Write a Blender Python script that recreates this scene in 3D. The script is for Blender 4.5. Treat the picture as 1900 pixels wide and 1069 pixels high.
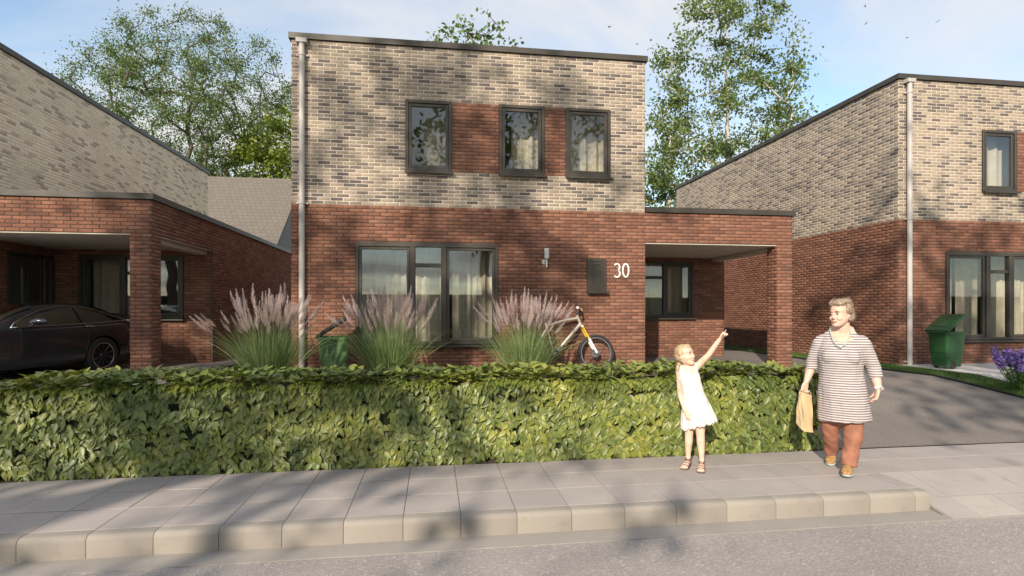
import bpy, bmesh, math, random
import numpy as np
from mathutils import Vector, Matrix, noise, Quaternion

for o in list(bpy.data.objects):
    bpy.data.objects.remove(o, do_unlink=True)
SC = bpy.context.scene
COL = SC.collection
PI = math.pi
rad = math.radians
random.seed(7)

# ------------------------------------------------------------------ camera
YAW = math.atan(145 / 1022.0)
cd = bpy.data.cameras.new('camera')
cam = bpy.data.objects.new('camera', cd)
COL.objects.link(cam)
cd.sensor_width = 36
cd.lens = 36 * 1022 / 1900.0
cd.shift_y = (575 - 534.5) / 1900.0
cd.clip_end = 2000
cam.location = (0, 0, 1.5)
cam.rotation_euler = (PI / 2, 0, -YAW)
SC.camera = cam

# ------------------------------------------------------------------ light
SUN_AZ = rad(28)      # sun stands behind the camera, to its left
SUN_EL = rad(27.2)
w = bpy.data.worlds.new('World')
SC.world = w
w.use_nodes = True
nt = w.node_tree
nt.nodes.clear()
out = nt.nodes.new('ShaderNodeOutputWorld')
bg = nt.nodes.new('ShaderNodeBackground')
sky = nt.nodes.new('ShaderNodeTexSky')
sky.sky_type = 'NISHITA'
sky.sun_disc = False
sky.sun_elevation = SUN_EL
sky.sun_rotation = PI + SUN_AZ
sky.air_density = 1.0
sky.dust_density = 0.3
tc = nt.nodes.new('ShaderNodeTexCoord')
sep = nt.nodes.new('ShaderNodeSeparateXYZ')
nt.links.new(tc.outputs['Generated'], sep.inputs[0])


def wmath(op, a, b, clamp=False):
    n = nt.nodes.new('ShaderNodeMath')
    n.operation = op
    n.use_clamp = clamp
    for i, q in enumerate((a, b)):
        if isinstance(q, (int, float)):
            n.inputs[i].default_value = q
        else:
            nt.links.new(q, n.inputs[i])
    return n.outputs[0]


zz = wmath('ADD', wmath('MAXIMUM', sep.outputs[2], 0.0), 0.22)
cxy = nt.nodes.new('ShaderNodeCombineXYZ')
nt.links.new(wmath('DIVIDE', sep.outputs[0], zz), cxy.inputs[0])
nt.links.new(wmath('DIVIDE', sep.outputs[1], zz), cxy.inputs[1])
mp = nt.nodes.new('ShaderNodeMapping')
mp.inputs['Location'].default_value = (3.1, 0.4, 0)
mp.inputs['Rotation'].default_value = (0, 0, rad(-20))
mp.inputs['Scale'].default_value = (0.55, 0.95, 1)
nt.links.new(cxy.outputs[0], mp.inputs[0])
nz = nt.nodes.new('ShaderNodeTexNoise')
nz.inputs['Scale'].default_value = 1.0
nz.inputs['Detail'].default_value = 9
nz.inputs['Roughness'].default_value = 0.56
nz.inputs['Distortion'].default_value = 0.5
nt.links.new(mp.outputs[0], nz.inputs['Vector'])
rp = nt.nodes.new('ShaderNodeValToRGB')
rp.color_ramp.elements[0].position = 0.38
rp.color_ramp.elements[1].position = 0.61
rp.color_ramp.elements[0].color = (0.10, 0.10, 0.10, 1)
nt.links.new(nz.outputs[0], rp.inputs[0])
mx = nt.nodes.new('ShaderNodeMix')
mx.data_type = 'RGBA'
mx.inputs[7].default_value = (9.0, 8.9, 8.9, 1)
nt.links.new(rp.outputs[0], mx.inputs[0])
sg = nt.nodes.new('ShaderNodeMix')
sg.data_type = 'RGBA'
sg.blend_type = 'MULTIPLY'
sg.inputs[0].default_value = 1
sg.inputs[7].default_value = (2.4, 2.5, 2.4, 1)
nt.links.new(sky.outputs[0], sg.inputs[6])
nt.links.new(sg.outputs[2], mx.inputs[6])
nt.links.new(mx.outputs[2], bg.inputs[0])
bg.inputs[1].default_value = 0.084
nt.links.new(bg.outputs[0], out.inputs[0])

sl = bpy.data.lights.new('sun', 'SUN')
sun = bpy.data.objects.new('sun', sl)
COL.objects.link(sun)
sl.energy = 5.0
sl.angle = rad(0.7)
sl.color = (1.0, 0.88, 0.72)
sun.location = (-20, -38, 25)
sd = Vector((math.sin(SUN_AZ) * math.cos(SUN_EL), math.cos(SUN_AZ) * math.cos(SUN_EL), -math.sin(SUN_EL)))
sun.rotation_euler = sd.to_track_quat('-Z', 'Y').to_euler()

SC.render.engine = 'CYCLES'
SC.view_settings.view_transform = 'Standard'
SC.view_settings.look = 'None'
SC.view_settings.gamma = 1
SC.view_settings.use_curve_mapping = False
SC.view_settings.exposure = 0.24
SC.cycles.max_bounces = 8
SC.cycles.transparent_max_bounces = 12


# ------------------------------------------------------------------ helpers
def proj(p):
    s, c = math.sin(YAW), math.cos(YAW)
    f = p[0] * s + p[1] * c
    r = p[0] * c - p[1] * s
    if f < 0.1:
        return None
    return 950 + 1022 * r / f, 575 - 1022 * (p[2] - 1.5) / f, f


def tag(o, label=None, cat=None, group=None, kind=None):
    if label: o['label'] = label
    if cat: o['category'] = cat
    if group: o['group'] = group
    if kind: o['kind'] = kind
    return o


def thing(name, label, cat, loc=(0, 0, 0), rz=0, group=None):
    o = bpy.data.objects.new(name, None)
    COL.objects.link(o)
    o.empty_display_size = 0.2
    o.location = loc
    o.rotation_euler = (0, 0, rz)
    return tag(o, label, cat, group)


def link(name, me, parent=None):
    o = bpy.data.objects.new(name, me)
    COL.objects.link(o)
    if parent: o.parent = parent
    return o


class MB:
    def __init__(s):
        s.v = []; s.f = []; s.m = []; s.cur = 0

    def add(s, vs, fs):
        n = len(s.v)
        s.v += [tuple(p) for p in vs]
        for f in fs:
            s.f.append(tuple(i + n for i in f)); s.m.append(s.cur)

    def box(s, x0, x1, y0, y1, z0, z1):
        s.add([(x0, y0, z0), (x1, y0, z0), (x1, y1, z0), (x0, y1, z0), (x0, y0, z1), (x1, y0, z1), (x1, y1, z1), (x0, y1, z1)],
              [(0, 3, 2, 1), (4, 5, 6, 7), (0, 1, 5, 4), (1, 2, 6, 5), (2, 3, 7, 6), (3, 0, 4, 7)])
        return s

    def bbox(s, x0, x1, y0, y1, z0, z1, b):
        """box with its twelve edges bevelled by b"""
        bm = bmesh.new()
        bmesh.ops.create_cube(bm, size=1)
        for v in bm.verts:
            v.co = ((x0 + x1) / 2 + v.co.x * (x1 - x0), (y0 + y1) / 2 + v.co.y * (y1 - y0), (z0 + z1) / 2 + v.co.z * (z1 - z0))
        bmesh.ops.bevel(bm, geom=bm.edges[:], offset=b, segments=2, affect='EDGES', profile=0.6)
        bm.verts.index_update()
        s.add([v.co[:] for v in bm.verts], [[v.index for v in f.verts] for f in bm.faces])
        bm.free()
        return s

    def quad(s, a, b, c, d):
        s.add([a, b, c, d], [(0, 1, 2, 3)]); return s

    def tube(s, pts, rs, n=8, caps=True, flat=None, rnd=False):
        """rings along pts; rs: radius or (ru, rv) per point; flat: preferred u direction"""
        pts = [Vector(p) for p in pts]
        if not isinstance(rs, (list, tuple)): rs = [rs] * len(pts)
        if rnd:
            # round the ends off
            def ends(P, Q, r):
                d = (P - Q).normalized()
                a = r if not isinstance(r, tuple) else (r[0] + r[1]) / 2
                return [(P + d * a * math.sin(k), math.cos(k)) for k in (rad(40), rad(70), rad(86))]
            e0 = ends(pts[0], pts[1], rs[0]); e1 = ends(pts[-1], pts[-2], rs[-1])
            sc = lambda r, k: (r[0] * k, r[1] * k) if isinstance(r, tuple) else r * k
            r0, r1 = rs[0], rs[-1]
            pts = [p for p, k in reversed(e0)] + pts + [p for p, k in e1]
            rs = [sc(r0, k) for p, k in reversed(e0)] + list(rs) + [sc(r1, k) for p, k in e1]
        vs = []
        N = len(pts)
        u = None
        for i, p in enumerate(pts):
            if i == 0: d = pts[1] - pts[0]
            elif i == N - 1: d = pts[-1] - pts[-2]
            else: d = (pts[i + 1] - pts[i]).normalized() + (pts[i] - pts[i - 1]).normalized()
            d = d.normalized() if d.length > 1e-9 else Vector((0, 0, 1))
            if flat is not None:
                u = Vector(flat)
            elif u is None:
                u = Vector((1, 0, 0)) if abs(d.x) < 0.8 else Vector((0, 1, 0))
            u = u - d * u.dot(d)
            if u.length < 1e-6: u = d.orthogonal()
            u.normalize()
            v = d.cross(u)
            r = rs[i]
            ru, rv = r if isinstance(r, tuple) else (r, r)
            for k in range(n):
                a = 2 * PI * k / n
                vs.append(p + u * (ru * math.cos(a)) + v * (rv * math.sin(a)))
        fs = []
        for i in range(N - 1):
            for k in range(n):
                k2 = (k + 1) % n
                fs.append((i * n + k, i * n + k2, (i + 1) * n + k2, (i + 1) * n + k))
        if caps:
            fs.append(tuple(range(n - 1, -1, -1)))
            fs.append(tuple((N - 1) * n + k for k in range(n)))
        s.add(vs, fs)
        return s

    def lathe(s, prof, n=16, M=None):
        """prof: list of (r, z) round z; M: transform"""
        vs = []
        for r, z in prof:
            for k in range(n):
                a = 2 * PI * k / n
                p = Vector((r * math.cos(a), r * math.sin(a), z))
                vs.append(M @ p if M else p)
        fs = []
        for i in range(len(prof) - 1):
            for k in range(n):
                k2 = (k + 1) % n
                fs.append((i * n + k, i * n + k2, (i + 1) * n + k2, (i + 1) * n + k))
        s.add(vs, fs)
        return s

    def ell(s, c, r, M=None, n=14, m=9):
        vs = []; fs = []
        c = Vector(c)
        for i in range(m + 1):
            t = PI * i / m
            t = min(max(t, 0.06), PI - 0.06)
            for k in range(n):
                a = 2 * PI * k / n
                p = c + Vector((r[0] * math.sin(t) * math.cos(a), r[1] * math.sin(t) * math.sin(a), r[2] * math.cos(t)))
                vs.append(M @ p if M else p)
        for i in range(m):
            for k in range(n):
                k2 = (k + 1) % n
                fs.append((i * n + k, (i + 1) * n + k, (i + 1) * n + k2, i * n + k2))
        fs.append(tuple(range(n)))
        fs.append(tuple(m * n + k for k in range(n - 1, -1, -1)))
        s.add(vs, fs)
        return s

    def mesh(s, name, mats, smooth=False):
        me = bpy.data.meshes.new(name)
        me.from_pydata(s.v, [], s.f)
        mats = mats if isinstance(mats, (list, tuple)) else [mats]
        for m in mats: me.materials.append(m)
        if len(mats) > 1:
            me.polygons.foreach_set('material_index', s.m)
        if smooth:
            me.polygons.foreach_set('use_smooth', [True] * len(me.polygons))
            if smooth == 'auto':
                me.set_sharp_from_angle(angle=rad(40))
        me.update()
        return me

    def obj(s, name, mats, parent=None, smooth=False):
        return link(name, s.mesh(name, mats, smooth), parent)


def fast_mesh(name, verts, faces, mats, smooth=False, attr=None, midx=None):
    """verts (N,3) and faces (M,k) as arrays"""
    me = bpy.data.meshes.new(name)
    verts = np.asarray(verts, dtype=np.float32); faces = np.asarray(faces, dtype=np.int32)
    M, k = faces.shape
    me.vertices.add(len(verts)); me.vertices.foreach_set('co', verts.ravel())
    me.loops.add(M * k); me.loops.foreach_set('vertex_index', faces.ravel())
    me.polygons.add(M)
    me.polygons.foreach_set('loop_start', np.arange(0, M * k, k, dtype=np.int32))
    if smooth: me.polygons.foreach_set('use_smooth', np.ones(M, dtype=bool))
    for m in (mats if isinstance(mats, (list, tuple)) else [mats]): me.materials.append(m)
    if midx is not None: me.polygons.foreach_set('material_index', np.asarray(midx, dtype=np.int32))
    me.update(calc_edges=True)
    if attr is not None:
        a = me.attributes.new('along', 'FLOAT', 'POINT'); a.data.foreach_set('value', np.asarray(attr, dtype=np.float32))
    return me


def remeshed(name, mb, mats, voxel, parent=None, smooth_it=4, fn=None):
    """one continuous skin round the overlapping solids in mb"""
    o = link(name, mb.mesh(name, mats))
    r = o.modifiers.new('r', 'REMESH'); r.mode = 'VOXEL'; r.voxel_size = voxel
    s = o.modifiers.new('s', 'SMOOTH'); s.iterations = smooth_it; s.factor = 0.5
    dg = bpy.context.evaluated_depsgraph_get()
    me = bpy.data.meshes.new_from_object(o.evaluated_get(dg))
    me.name = name
    o.modifiers.clear()
    old = o.data; o.data = me; bpy.data.meshes.remove(old)
    if fn:
        n = len(me.vertices)
        co = np.empty(n * 3, dtype=np.float32); me.vertices.foreach_get('co', co); co = co.reshape(-1, 3)
        no = np.empty(n * 3, dtype=np.float32); me.vertex_normals.foreach_get('vector', no); no = no.reshape(-1, 3)
        co = fn(co, no)
        me.vertices.foreach_set('co', np.asarray(co, dtype=np.float32).ravel())
        me.update()
    me.polygons.foreach_set('use_smooth', [True] * len(me.polygons))
    if len(me.materials) == 0:
        for m in (mats if isinstance(mats, (list, tuple)) else [mats]): me.materials.append(m)
    if parent: o.parent = parent
    return o


# ------------------------------------------------------------------ materials
def newmat(name):
    m = bpy.data.materials.new(name); m.use_nodes = True
    t = m.node_tree; t.nodes.clear()
    o = t.nodes.new('ShaderNodeOutputMaterial')
    b = t.nodes.new('ShaderNodeBsdfPrincipled')
    t.links.new(b.outputs[0], o.inputs[0])
    return m, t, b, o


def ramp(t, fac, stops):
    r = t.nodes.new('ShaderNodeValToRGB')
    e = r.color_ramp.elements
    while len(e) < len(stops): e.new(0.5)
    for i, (p, c) in enumerate(stops):
        e[i].position = p; e[i].color = (*c, 1)
    t.links.new(fac, r.inputs[0])
    return r.outputs[0]


def nmath(t, op, a, b=0.0, clamp=False):
    n = t.nodes.new('ShaderNodeMath'); n.operation = op; n.use_clamp = clamp
    for i, q in enumerate((a, b)):
        if isinstance(q, (int, float)): n.inputs[i].default_value = q
        else: t.links.new(q, n.inputs[i])
    return n.outputs[0]


def nnoise(t, scale, detail=4, vec=None, rough=0.55, dim=None):
    n = t.nodes.new('ShaderNodeTexNoise')
    n.inputs['Scale'].default_value = scale; n.inputs['Detail'].default_value = detail; n.inputs['Roughness'].default_value = rough
    if vec is None:
        c = t.nodes.new('ShaderNodeNewGeometry'); vec = c.outputs['Position']
    t.links.new(vec, n.inputs['Vector'])
    return n.outputs[0]


def mixc(t, fac, a, b, blend='MIX'):
    n = t.nodes.new('ShaderNodeMix'); n.data_type = 'RGBA'; n.blend_type = blend
    for i, q in ((0, fac), (6, a), (7, b)):
        if isinstance(q, (int, float)): n.inputs[i].default_value = q
        elif isinstance(q, tuple): n.inputs[i].default_value = (*q, 1)
        else: t.links.new(q, n.inputs[i])
    return n.outputs[2]


def bump(t, b, h, strength=0.3, dist=0.01):
    n = t.nodes.new('ShaderNodeBump'); n.inputs['Strength'].default_value = strength; n.inputs['Distance'].default_value = dist
    t.links.new(h, n.inputs['Height']); t.links.new(n.outputs[0], b.inputs['Normal'])


def island(t):
    g = t.nodes.new('ShaderNodeNewGeometry'); i = t.nodes.new('ShaderNodeObjectInfo')
    s = nmath(t, 'ADD', g.outputs['Random Per Island'], i.outputs['Random'])
    return nmath(t, 'FRACT', s)


def simple(name, col, rough=0.6, var=0.12, scale=6, metal=0, bmp=0.0, bscale=60, spec=0.5, coat=0, fine=0.0):
    m, t, b, o = newmat(name)
    f = nnoise(t, scale, 5)
    lo = tuple(c * (1 - var) for c in col); hi = tuple(min(1, c * (1 + var)) for c in col)
    c = ramp(t, f, [(0.3, lo), (0.7, hi)])
    if fine:
        f2 = nnoise(t, bscale, 3)
        c = mixc(t, 1.0, c, ramp(t, f2, [(0.3, (1 - fine,) * 3), (0.7, (1 + fine,) * 3)]), 'MULTIPLY')
    t.links.new(c, b.inputs['Base Color'])
    b.inputs['Roughness'].default_value = rough; b.inputs['Metallic'].default_value = metal
    b.inputs['Specular IOR Level'].default_value = spec
    if coat: b.inputs['Coat Weight'].default_value = coat; b.inputs['Coat Roughness'].default_value = 0.04
    if bmp: bump(t, b, nnoise(t, bscale, 4), bmp, 0.01)
    return m


def brick_mat(name, stops, bmp=0.5):
    m, t, b, o = newmat(name)
    c = ramp(t, island(t), stops)
    f = nnoise(t, 55, 5, rough=0.7)
    c = mixc(t, 1.0, c, ramp(t, f, [(0.25, (0.72,) * 3), (0.75, (1.2,) * 3)]), 'MULTIPLY')
    g = nnoise(t, 0.9, 4)
    c = mixc(t, 1.0, c, ramp(t, g, [(0.3, (0.86, 0.85, 0.85)), (0.7, (1.08, 1.08, 1.08))]), 'MULTIPLY')
    t.links.new(c, b.inputs['Base Color'])
    b.inputs['Roughness'].default_value = 0.9; b.inputs['Specular IOR Level'].default_value = 0.25
    bump(t, b, nnoise(t, 90, 5, rough=0.7), bmp, 0.006)
    return m


def leaf_mat(name, stops, trans=0.25, rough=0.45, base_red=False, vary=0.5, spec=0.5):
    m, t, b, o = newmat(name)
    r = island(t)
    f = nnoise(t, 1.3, 3)
    fac = nmath(t, 'ADD', nmath(t, 'MULTIPLY', r, 1 - vary), nmath(t, 'MULTIPLY', nmath(t, 'MULTIPLY', nmath(t, 'SUBTRACT', f, 0.35), 3.3, True), vary), True)
    c = ramp(t, fac, stops)
    if base_red:
        a = t.nodes.new('ShaderNodeAttribute'); a.attribute_name = 'along'
        k = ramp(t, a.outputs['Fac'], [(0.02, (1, 1, 1)), (0.22, (0, 0, 0))])
        c = mixc(t, nmath(t, 'MULTIPLY', k, 0.75), c, (0.16, 0.07, 0.03))
        vn = nnoise(t, 130, 2)
        c = mixc(t, 1.0, c, ramp(t, vn, [(0.3, (0.85,) * 3), (0.7, (1.12,) * 3)]), 'MULTIPLY')
    t.links.new(c, b.inputs['Base Color'])
    b.inputs['Roughness'].default_value = rough; b.inputs['Specular IOR Level'].default_value = spec
    tr = t.nodes.new('ShaderNodeBsdfTranslucent'); t.links.new(mixc(t, 1.0, c, (1.3, 1.25, 0.6), 'MULTIPLY'), tr.inputs[0])
    ms = t.nodes.new('ShaderNodeMixShader'); ms.inputs[0].default_value = trans
    t.links.new(b.outputs[0], ms.inputs[1]); t.links.new(tr.outputs[0], ms.inputs[2]); t.links.new(ms.outputs[0], o.inputs[0])
    return m


def glass_mat(name, tint=(0.85, 0.87, 0.86), boost=0.14):
    m, t, b, o = newmat(name)
    tr = t.nodes.new('ShaderNodeBsdfTransparent'); tr.inputs[0].default_value = (*tint, 1)
    gl = t.nodes.new('ShaderNodeBsdfGlossy'); gl.inputs['Roughness'].default_value = 0.015; gl.inputs[0].default_value = (0.95, 0.97, 1, 1)
    lw = t.nodes.new('ShaderNodeLayerWeight')
    f = nmath(t, 'ADD', nmath(t, 'MULTIPLY', nmath(t, 'POWER', lw.outputs['Facing'], 5.0), 0.9), 0.04 + boost, True)
    ms = t.nodes.new('ShaderNodeMixShader'); t.links.new(f, ms.inputs[0])
    t.links.new(tr.outputs[0], ms.inputs[1]); t.links.new(gl.outputs[0], ms.inputs[2]); t.links.new(ms.outputs[0], o.inputs[0])
    return m


CREAM = [(0.0, (0.125, 0.105, 0.10)), (0.14, (0.165, 0.138, 0.125)), (0.22, (0.21, 0.175, 0.15)), (0.36, (0.268, 0.216, 0.172)), (0.48, (0.328, 0.266, 0.206)), (1.0, (0.392, 0.32, 0.247))]
CREAM_LIT = [(0.0, (0.45, 0.355, 0.285)), (0.14, (0.51, 0.41, 0.325)), (0.22, (0.70, 0.585, 0.44)), (0.34, (0.78, 0.655, 0.48)), (1.0, (0.84, 0.725, 0.55))]  # brick lightened to paint sunlight into the left house's shaded side wall
REDS = [(0.0, (0.165, 0.076, 0.053)), (0.3, (0.215, 0.098, 0.065)), (0.8, (0.265, 0.122, 0.079)), (1.0, (0.305, 0.147, 0.096))]
M_CREAM = brick_mat('cream_brick', CREAM)
M_CREAM_LIT = brick_mat('cream_brick_painted_light', CREAM_LIT)
M_RED = brick_mat('red_brick', REDS, 0.7)
M_MORT_C = simple('pale_mortar', (0.61, 0.54, 0.46), 0.95, 0.12, 20, bmp=0.3)
M_MORT_R = simple('dark_mortar', (0.085, 0.066, 0.056), 0.95, 0.2, 20, bmp=0.3)
M_FRAME = simple('bronze_frame', (0.043, 0.036, 0.028), 0.45, 0.18, 3)
M_CAP = simple('bronze_roof_edge', (0.048, 0.040, 0.031), 0.5, 0.25, 2.5)
M_GLASS = glass_mat('window_glass', (0.92, 0.93, 0.92), 0.035)
M_SOFFIT = simple('cream_soffit', (0.52, 0.47, 0.40), 0.85, 0.06, 1.5)
M_ROOM = simple('room_plaster', (0.42, 0.39, 0.35), 0.9, 0.05, 1)
M_ROOF = simple('roof_felt', (0.09, 0.09, 0.09), 0.9, 0.2, 3)
M_PIPE = simple('grey_pipe', (0.43, 0.40, 0.38), 0.55, 0.10, 4)
M_METAL = simple('brushed_metal', (0.55, 0.54, 0.53), 0.35, 0.06, 8, metal=0.6)
M_WHITE = simple('white_paint', (0.80, 0.79, 0.77), 0.5, 0.03, 8)
M_BLACK = simple('black_plastic', (0.018, 0.018, 0.019), 0.45, 0.2, 8)
M_RUBBER = simple('black_rubber', (0.022, 0.022, 0.023), 0.85, 0.25, 20)
M_GREENBIN = simple('green_plastic', (0.018, 0.070, 0.022), 0.42, 0.22, 5)
M_DARKBIN = simple('dark_green_plastic', (0.075, 0.15, 0.06), 0.42, 0.22, 5)


def curtain_mat():
    m, t, b, o = newmat('linen_curtain')
    f = nnoise(t, 9, 4)
    c = ramp(t, f, [(0.3, (0.66, 0.58, 0.46)), (0.7, (0.76, 0.69, 0.57))])
    wv = t.nodes.new('ShaderNodeTexNoise'); wv.inputs['Scale'].default_value = 160
    c = mixc(t, 1.0, c, ramp(t, wv.outputs[0], [(0.3, (0.9,) * 3), (0.7, (1.08,) * 3)]), 'MULTIPLY')
    t.links.new(c, b.inputs['Base Color']); b.inputs['Roughness'].default_value = 0.95
    b.inputs['Specular IOR Level'].default_value = 0.1
    tr = t.nodes.new('ShaderNodeBsdfTranslucent'); t.links.new(c, tr.inputs[0])
    ms = t.nodes.new('ShaderNodeMixShader'); ms.inputs[0].default_value = 0.2
    t.links.new(b.outputs[0], ms.inputs[1]); t.links.new(tr.outputs[0], ms.inputs[2]); t.links.new(ms.outputs[0], o.inputs[0])
    return m


M_CURT = curtain_mat()


def asphalt_mat(name, dark, light, chip, s1=55, bm=0.6):
    m, t, b, o = newmat(name)
    v = t.nodes.new('ShaderNodeTexVoronoi'); v.inputs['Scale'].default_value = s1
    g = t.nodes.new('ShaderNodeNewGeometry'); t.links.new(g.outputs['Position'], v.inputs['Vector'])
    sc = t.nodes.new('ShaderNodeSeparateColor'); t.links.new(v.outputs['Color'], sc.inputs[0])
    c = ramp(t, sc.outputs[0], [(0.0, dark), (0.55, light), (0.9, light), (1.0, chip)])
    c = mixc(t, 1.0, c, ramp(t, nnoise(t, 0.8, 6), [(0.3, (0.85, 0.85, 0.86)), (0.7, (1.1, 1.09, 1.08))]), 'MULTIPLY')
    c = mixc(t, 1.0, c, ramp(t, nnoise(t, s1 * 3, 2), [(0.3, (0.85,) * 3), (0.7, (1.12,) * 3)]), 'MULTIPLY')
    t.links.new(c, b.inputs['Base Color'])
    b.inputs['Roughness'].default_value = 0.85
    bump(t, b, v.outputs['Distance'], bm, 0.01)
    return m


M_ROAD = asphalt_mat('road_asphalt', (0.26, 0.233, 0.22), (0.33, 0.298, 0.28), (0.46, 0.42, 0.385), 80, 0.4)
M_DRIVE = asphalt_mat('driveway_asphalt', (0.15, 0.132, 0.117), (0.195, 0.173, 0.155), (0.25, 0.22, 0.20), 110, 0.4)


def concrete_mat(name, col, isl=0.06, fine=0.10):
    m, t, b, o = newmat(name)
    r = island(t)
    c = ramp(t, r, [(0.0, tuple(k * (1 - isl) for k in col)), (1.0, tuple(k * (1 + isl) for k in col))])
    c = mixc(t, 1.0, c, ramp(t, nnoise(t, 2.2, 6), [(0.3, (0.9, 0.9, 0.91)), (0.7, (1.06, 1.05, 1.04))]), 'MULTIPLY')
    c = mixc(t, 1.0, c, ramp(t, nnoise(t, 260, 3), [(0.3, (1 - fine,) * 3), (0.7, (1 + fine,) * 3)]), 'MULTIPLY')
    c = mixc(t, 1.0, c, ramp(t, nnoise(t, 7, 5, rough=0.65), [(0.58, (1, 1, 1)), (0.72, (0.88, 0.87, 0.86))]), 'MULTIPLY')
    t.links.new(c, b.inputs['Base Color']); b.inputs['Roughness'].default_value = 0.85
    bump(t, b, nnoise(t, 220, 3), 0.25, 0.004)
    return m


M_TILE = concrete_mat('concrete_paver', (0.352, 0.315, 0.296))
M_KERB = concrete_mat('concrete_kerb', (0.29, 0.262, 0.228), 0.06, 0.14)
M_GUTTER = concrete_mat('concrete_gutter', (0.30, 0.275, 0.25), 0.0, 0.1)
M_TERR = concrete_mat('pale_terrace', (0.50, 0.48, 0.46), 0.03, 0.06)
M_JOINT = simple('joint_sand', (0.10, 0.09, 0.08), 0.95, 0.2, 30)
M_SOIL = simple('garden_soil', (0.14, 0.095, 0.065), 0.95, 0.35, 9, bmp=0.8, bscale=35, fine=0.3)
M_FIELD = simple('meadow', (0.10, 0.115, 0.045), 0.95, 0.3, 2)
M_LAWN = simple('lawn_soil', (0.05, 0.085, 0.02), 0.95, 0.3, 9, bmp=0.6)
M_GRASS = leaf_mat('grass_blade', [(0.0, (0.05, 0.11, 0.018)), (0.5, (0.085, 0.17, 0.03)), (1.0, (0.14, 0.21, 0.045))], 0.2, 0.6)
M_HEDGE = leaf_mat('hedge_leaf', [(0.0, (0.060, 0.10, 0.022)), (0.3, (0.115, 0.155, 0.036)), (0.65, (0.20, 0.235, 0.048)), (0.9, (0.30, 0.31, 0.052)), (1.0, (0.29, 0.25, 0.06))], 0.16, 0.42, True, 0.45, 0.55)
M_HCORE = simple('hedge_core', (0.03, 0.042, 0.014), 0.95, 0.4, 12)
M_TREEL = leaf_mat('oak_leaf', [(0.0, (0.055, 0.10, 0.028)), (0.5, (0.11, 0.175, 0.05)), (1.0, (0.20, 0.25, 0.075))], 0.35, 0.5)
M_BIRCHL = leaf_mat('birch_leaf', [(0.0, (0.07, 0.12, 0.035)), (0.5, (0.14, 0.20, 0.06)), (1.0, (0.24, 0.29, 0.10))], 0.35, 0.5)
M_YELL = leaf_mat('yellow_green_leaf', [(0.0, (0.07, 0.12, 0.015)), (0.5, (0.15, 0.21, 0.025)), (1.0, (0.30, 0.31, 0.03))], 0.3, 0.5)
M_BARK = simple('grey_bark', (0.14, 0.115, 0.095), 0.95, 0.3, 14, bmp=0.6, bscale=25)
M_BIRCHB = simple('birch_bark', (0.45, 0.40, 0.36), 0.85, 0.35, 5, bmp=0.3)
M_REED = leaf_mat('reed_blade', [(0.0, (0.08, 0.14, 0.045)), (0.5, (0.17, 0.25, 0.09)), (0.85, (0.30, 0.36, 0.16)), (1.0, (0.42, 0.38, 0.22))], 0.2, 0.5)
M_PLUME = leaf_mat('plume', [(0.0, (0.42, 0.33, 0.38)), (0.5, (0.56, 0.46, 0.505)), (1.0, (0.74, 0.65, 0.66))], 0.35, 0.9, spec=0.1)

# ================================================================== ground
def struct(ob, label):
    return tag(ob, label, kind='structure')


def lot(y):
    return 0.35 * min(max((y - 5.42) / 3.0, 0), 1)


def sheet(name, x0, x1, y0, y1, dz, m, label):
    """a sheet lying on the slope of the lots; x0 / x1 may depend on y"""
    ys = sorted({y0, y1, *[y for y in (5.42, 6.2, 7.0, 7.8, 8.42, 9.0) if y0 < y < y1]})
    fx = lambda q, y: q(y) if callable(q) else q
    b = MB()
    for a, c in zip(ys, ys[1:]):
        b.quad((fx(x0, a), a, lot(a) + dz), (fx(x1, a), a, lot(a) + dz), (fx(x1, c), c, lot(c) + dz), (fx(x0, c), c, lot(c) + dz))
    return struct(b.obj(name, m), label)


b = MB()
for (ya, za), (yb, zb) in zip([(-400, -0.22), (3.9, -0.22), (5.42, -0.06), (8.42, 0.29)], [(3.9, -0.22), (5.42, -0.06), (8.42, 0.29), (600, 0.29)]):
    b.quad((-400, ya, za), (400, ya, za), (400, yb, zb), (-400, yb, zb))
struct(b.obj('ground', M_FIELD), 'open ground under and beyond the street')
b = MB(); b.quad((-60, -3.4, -0.158), (60, -3.4, -0.158), (60, 3.83, -0.158), (-60, 3.83, -0.158))
struct(b.obj('road', M_ROAD), 'coarse grey asphalt road along the kerb')
b = MB(); b.box(-60, 60, 3.81, 4.04, -0.30, -0.152)
struct(b.obj('gutter', M_GUTTER), 'smooth concrete gutter strip between road and kerb')
b = MB(); b.box(-60, 60, -12, -3.4, -0.3, -0.06)
struct(b.obj('verge', M_LAWN), 'grass verge on the near side of the road')
sheet('garden', -4.15, 4.14, 5.37, 10.4, 0, M_SOIL, 'brown garden soil between the hedge and the middle house')
drv_r = lambda y: 8.62 - 0.16 * min(max((y - 7.6) / 2, 0), 1)
sheet('driveway', 4.14, drv_r, 5.37, 34, 0.004, M_DRIVE, 'grey asphalt driveway right of the hedge beside the middle house')
sheet('driveway', -8.0, -4.15, 5.37, 34, 0.004, M_DRIVE, 'driveway under the dark car beside the left house')
sheet('lawn', drv_r, 9.6, 6.75, 34, 0.008, M_LAWN, 'strip of short green lawn along the right house')
sheet('lawn', 9.6, 13.0, 6.75, 7.75, 0.008, M_LAWN, 'short lawn in front of the pale terrace')
sheet('flower_bed', lambda y: drv_r(y) + 0.04, 13.0, 5.37, 6.75, 0.006, M_SOIL, 'bare brown soil bed below the lavender')
sheet('terrace', 9.46, 16.2, 7.75, 10.3, 0.014, M_TERR, 'pale paved terrace under the window of the right house')
b = MB(); ys = [6.6, 7.0, 7.6, 8.42, 9.6, 14, 20, 34]
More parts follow.
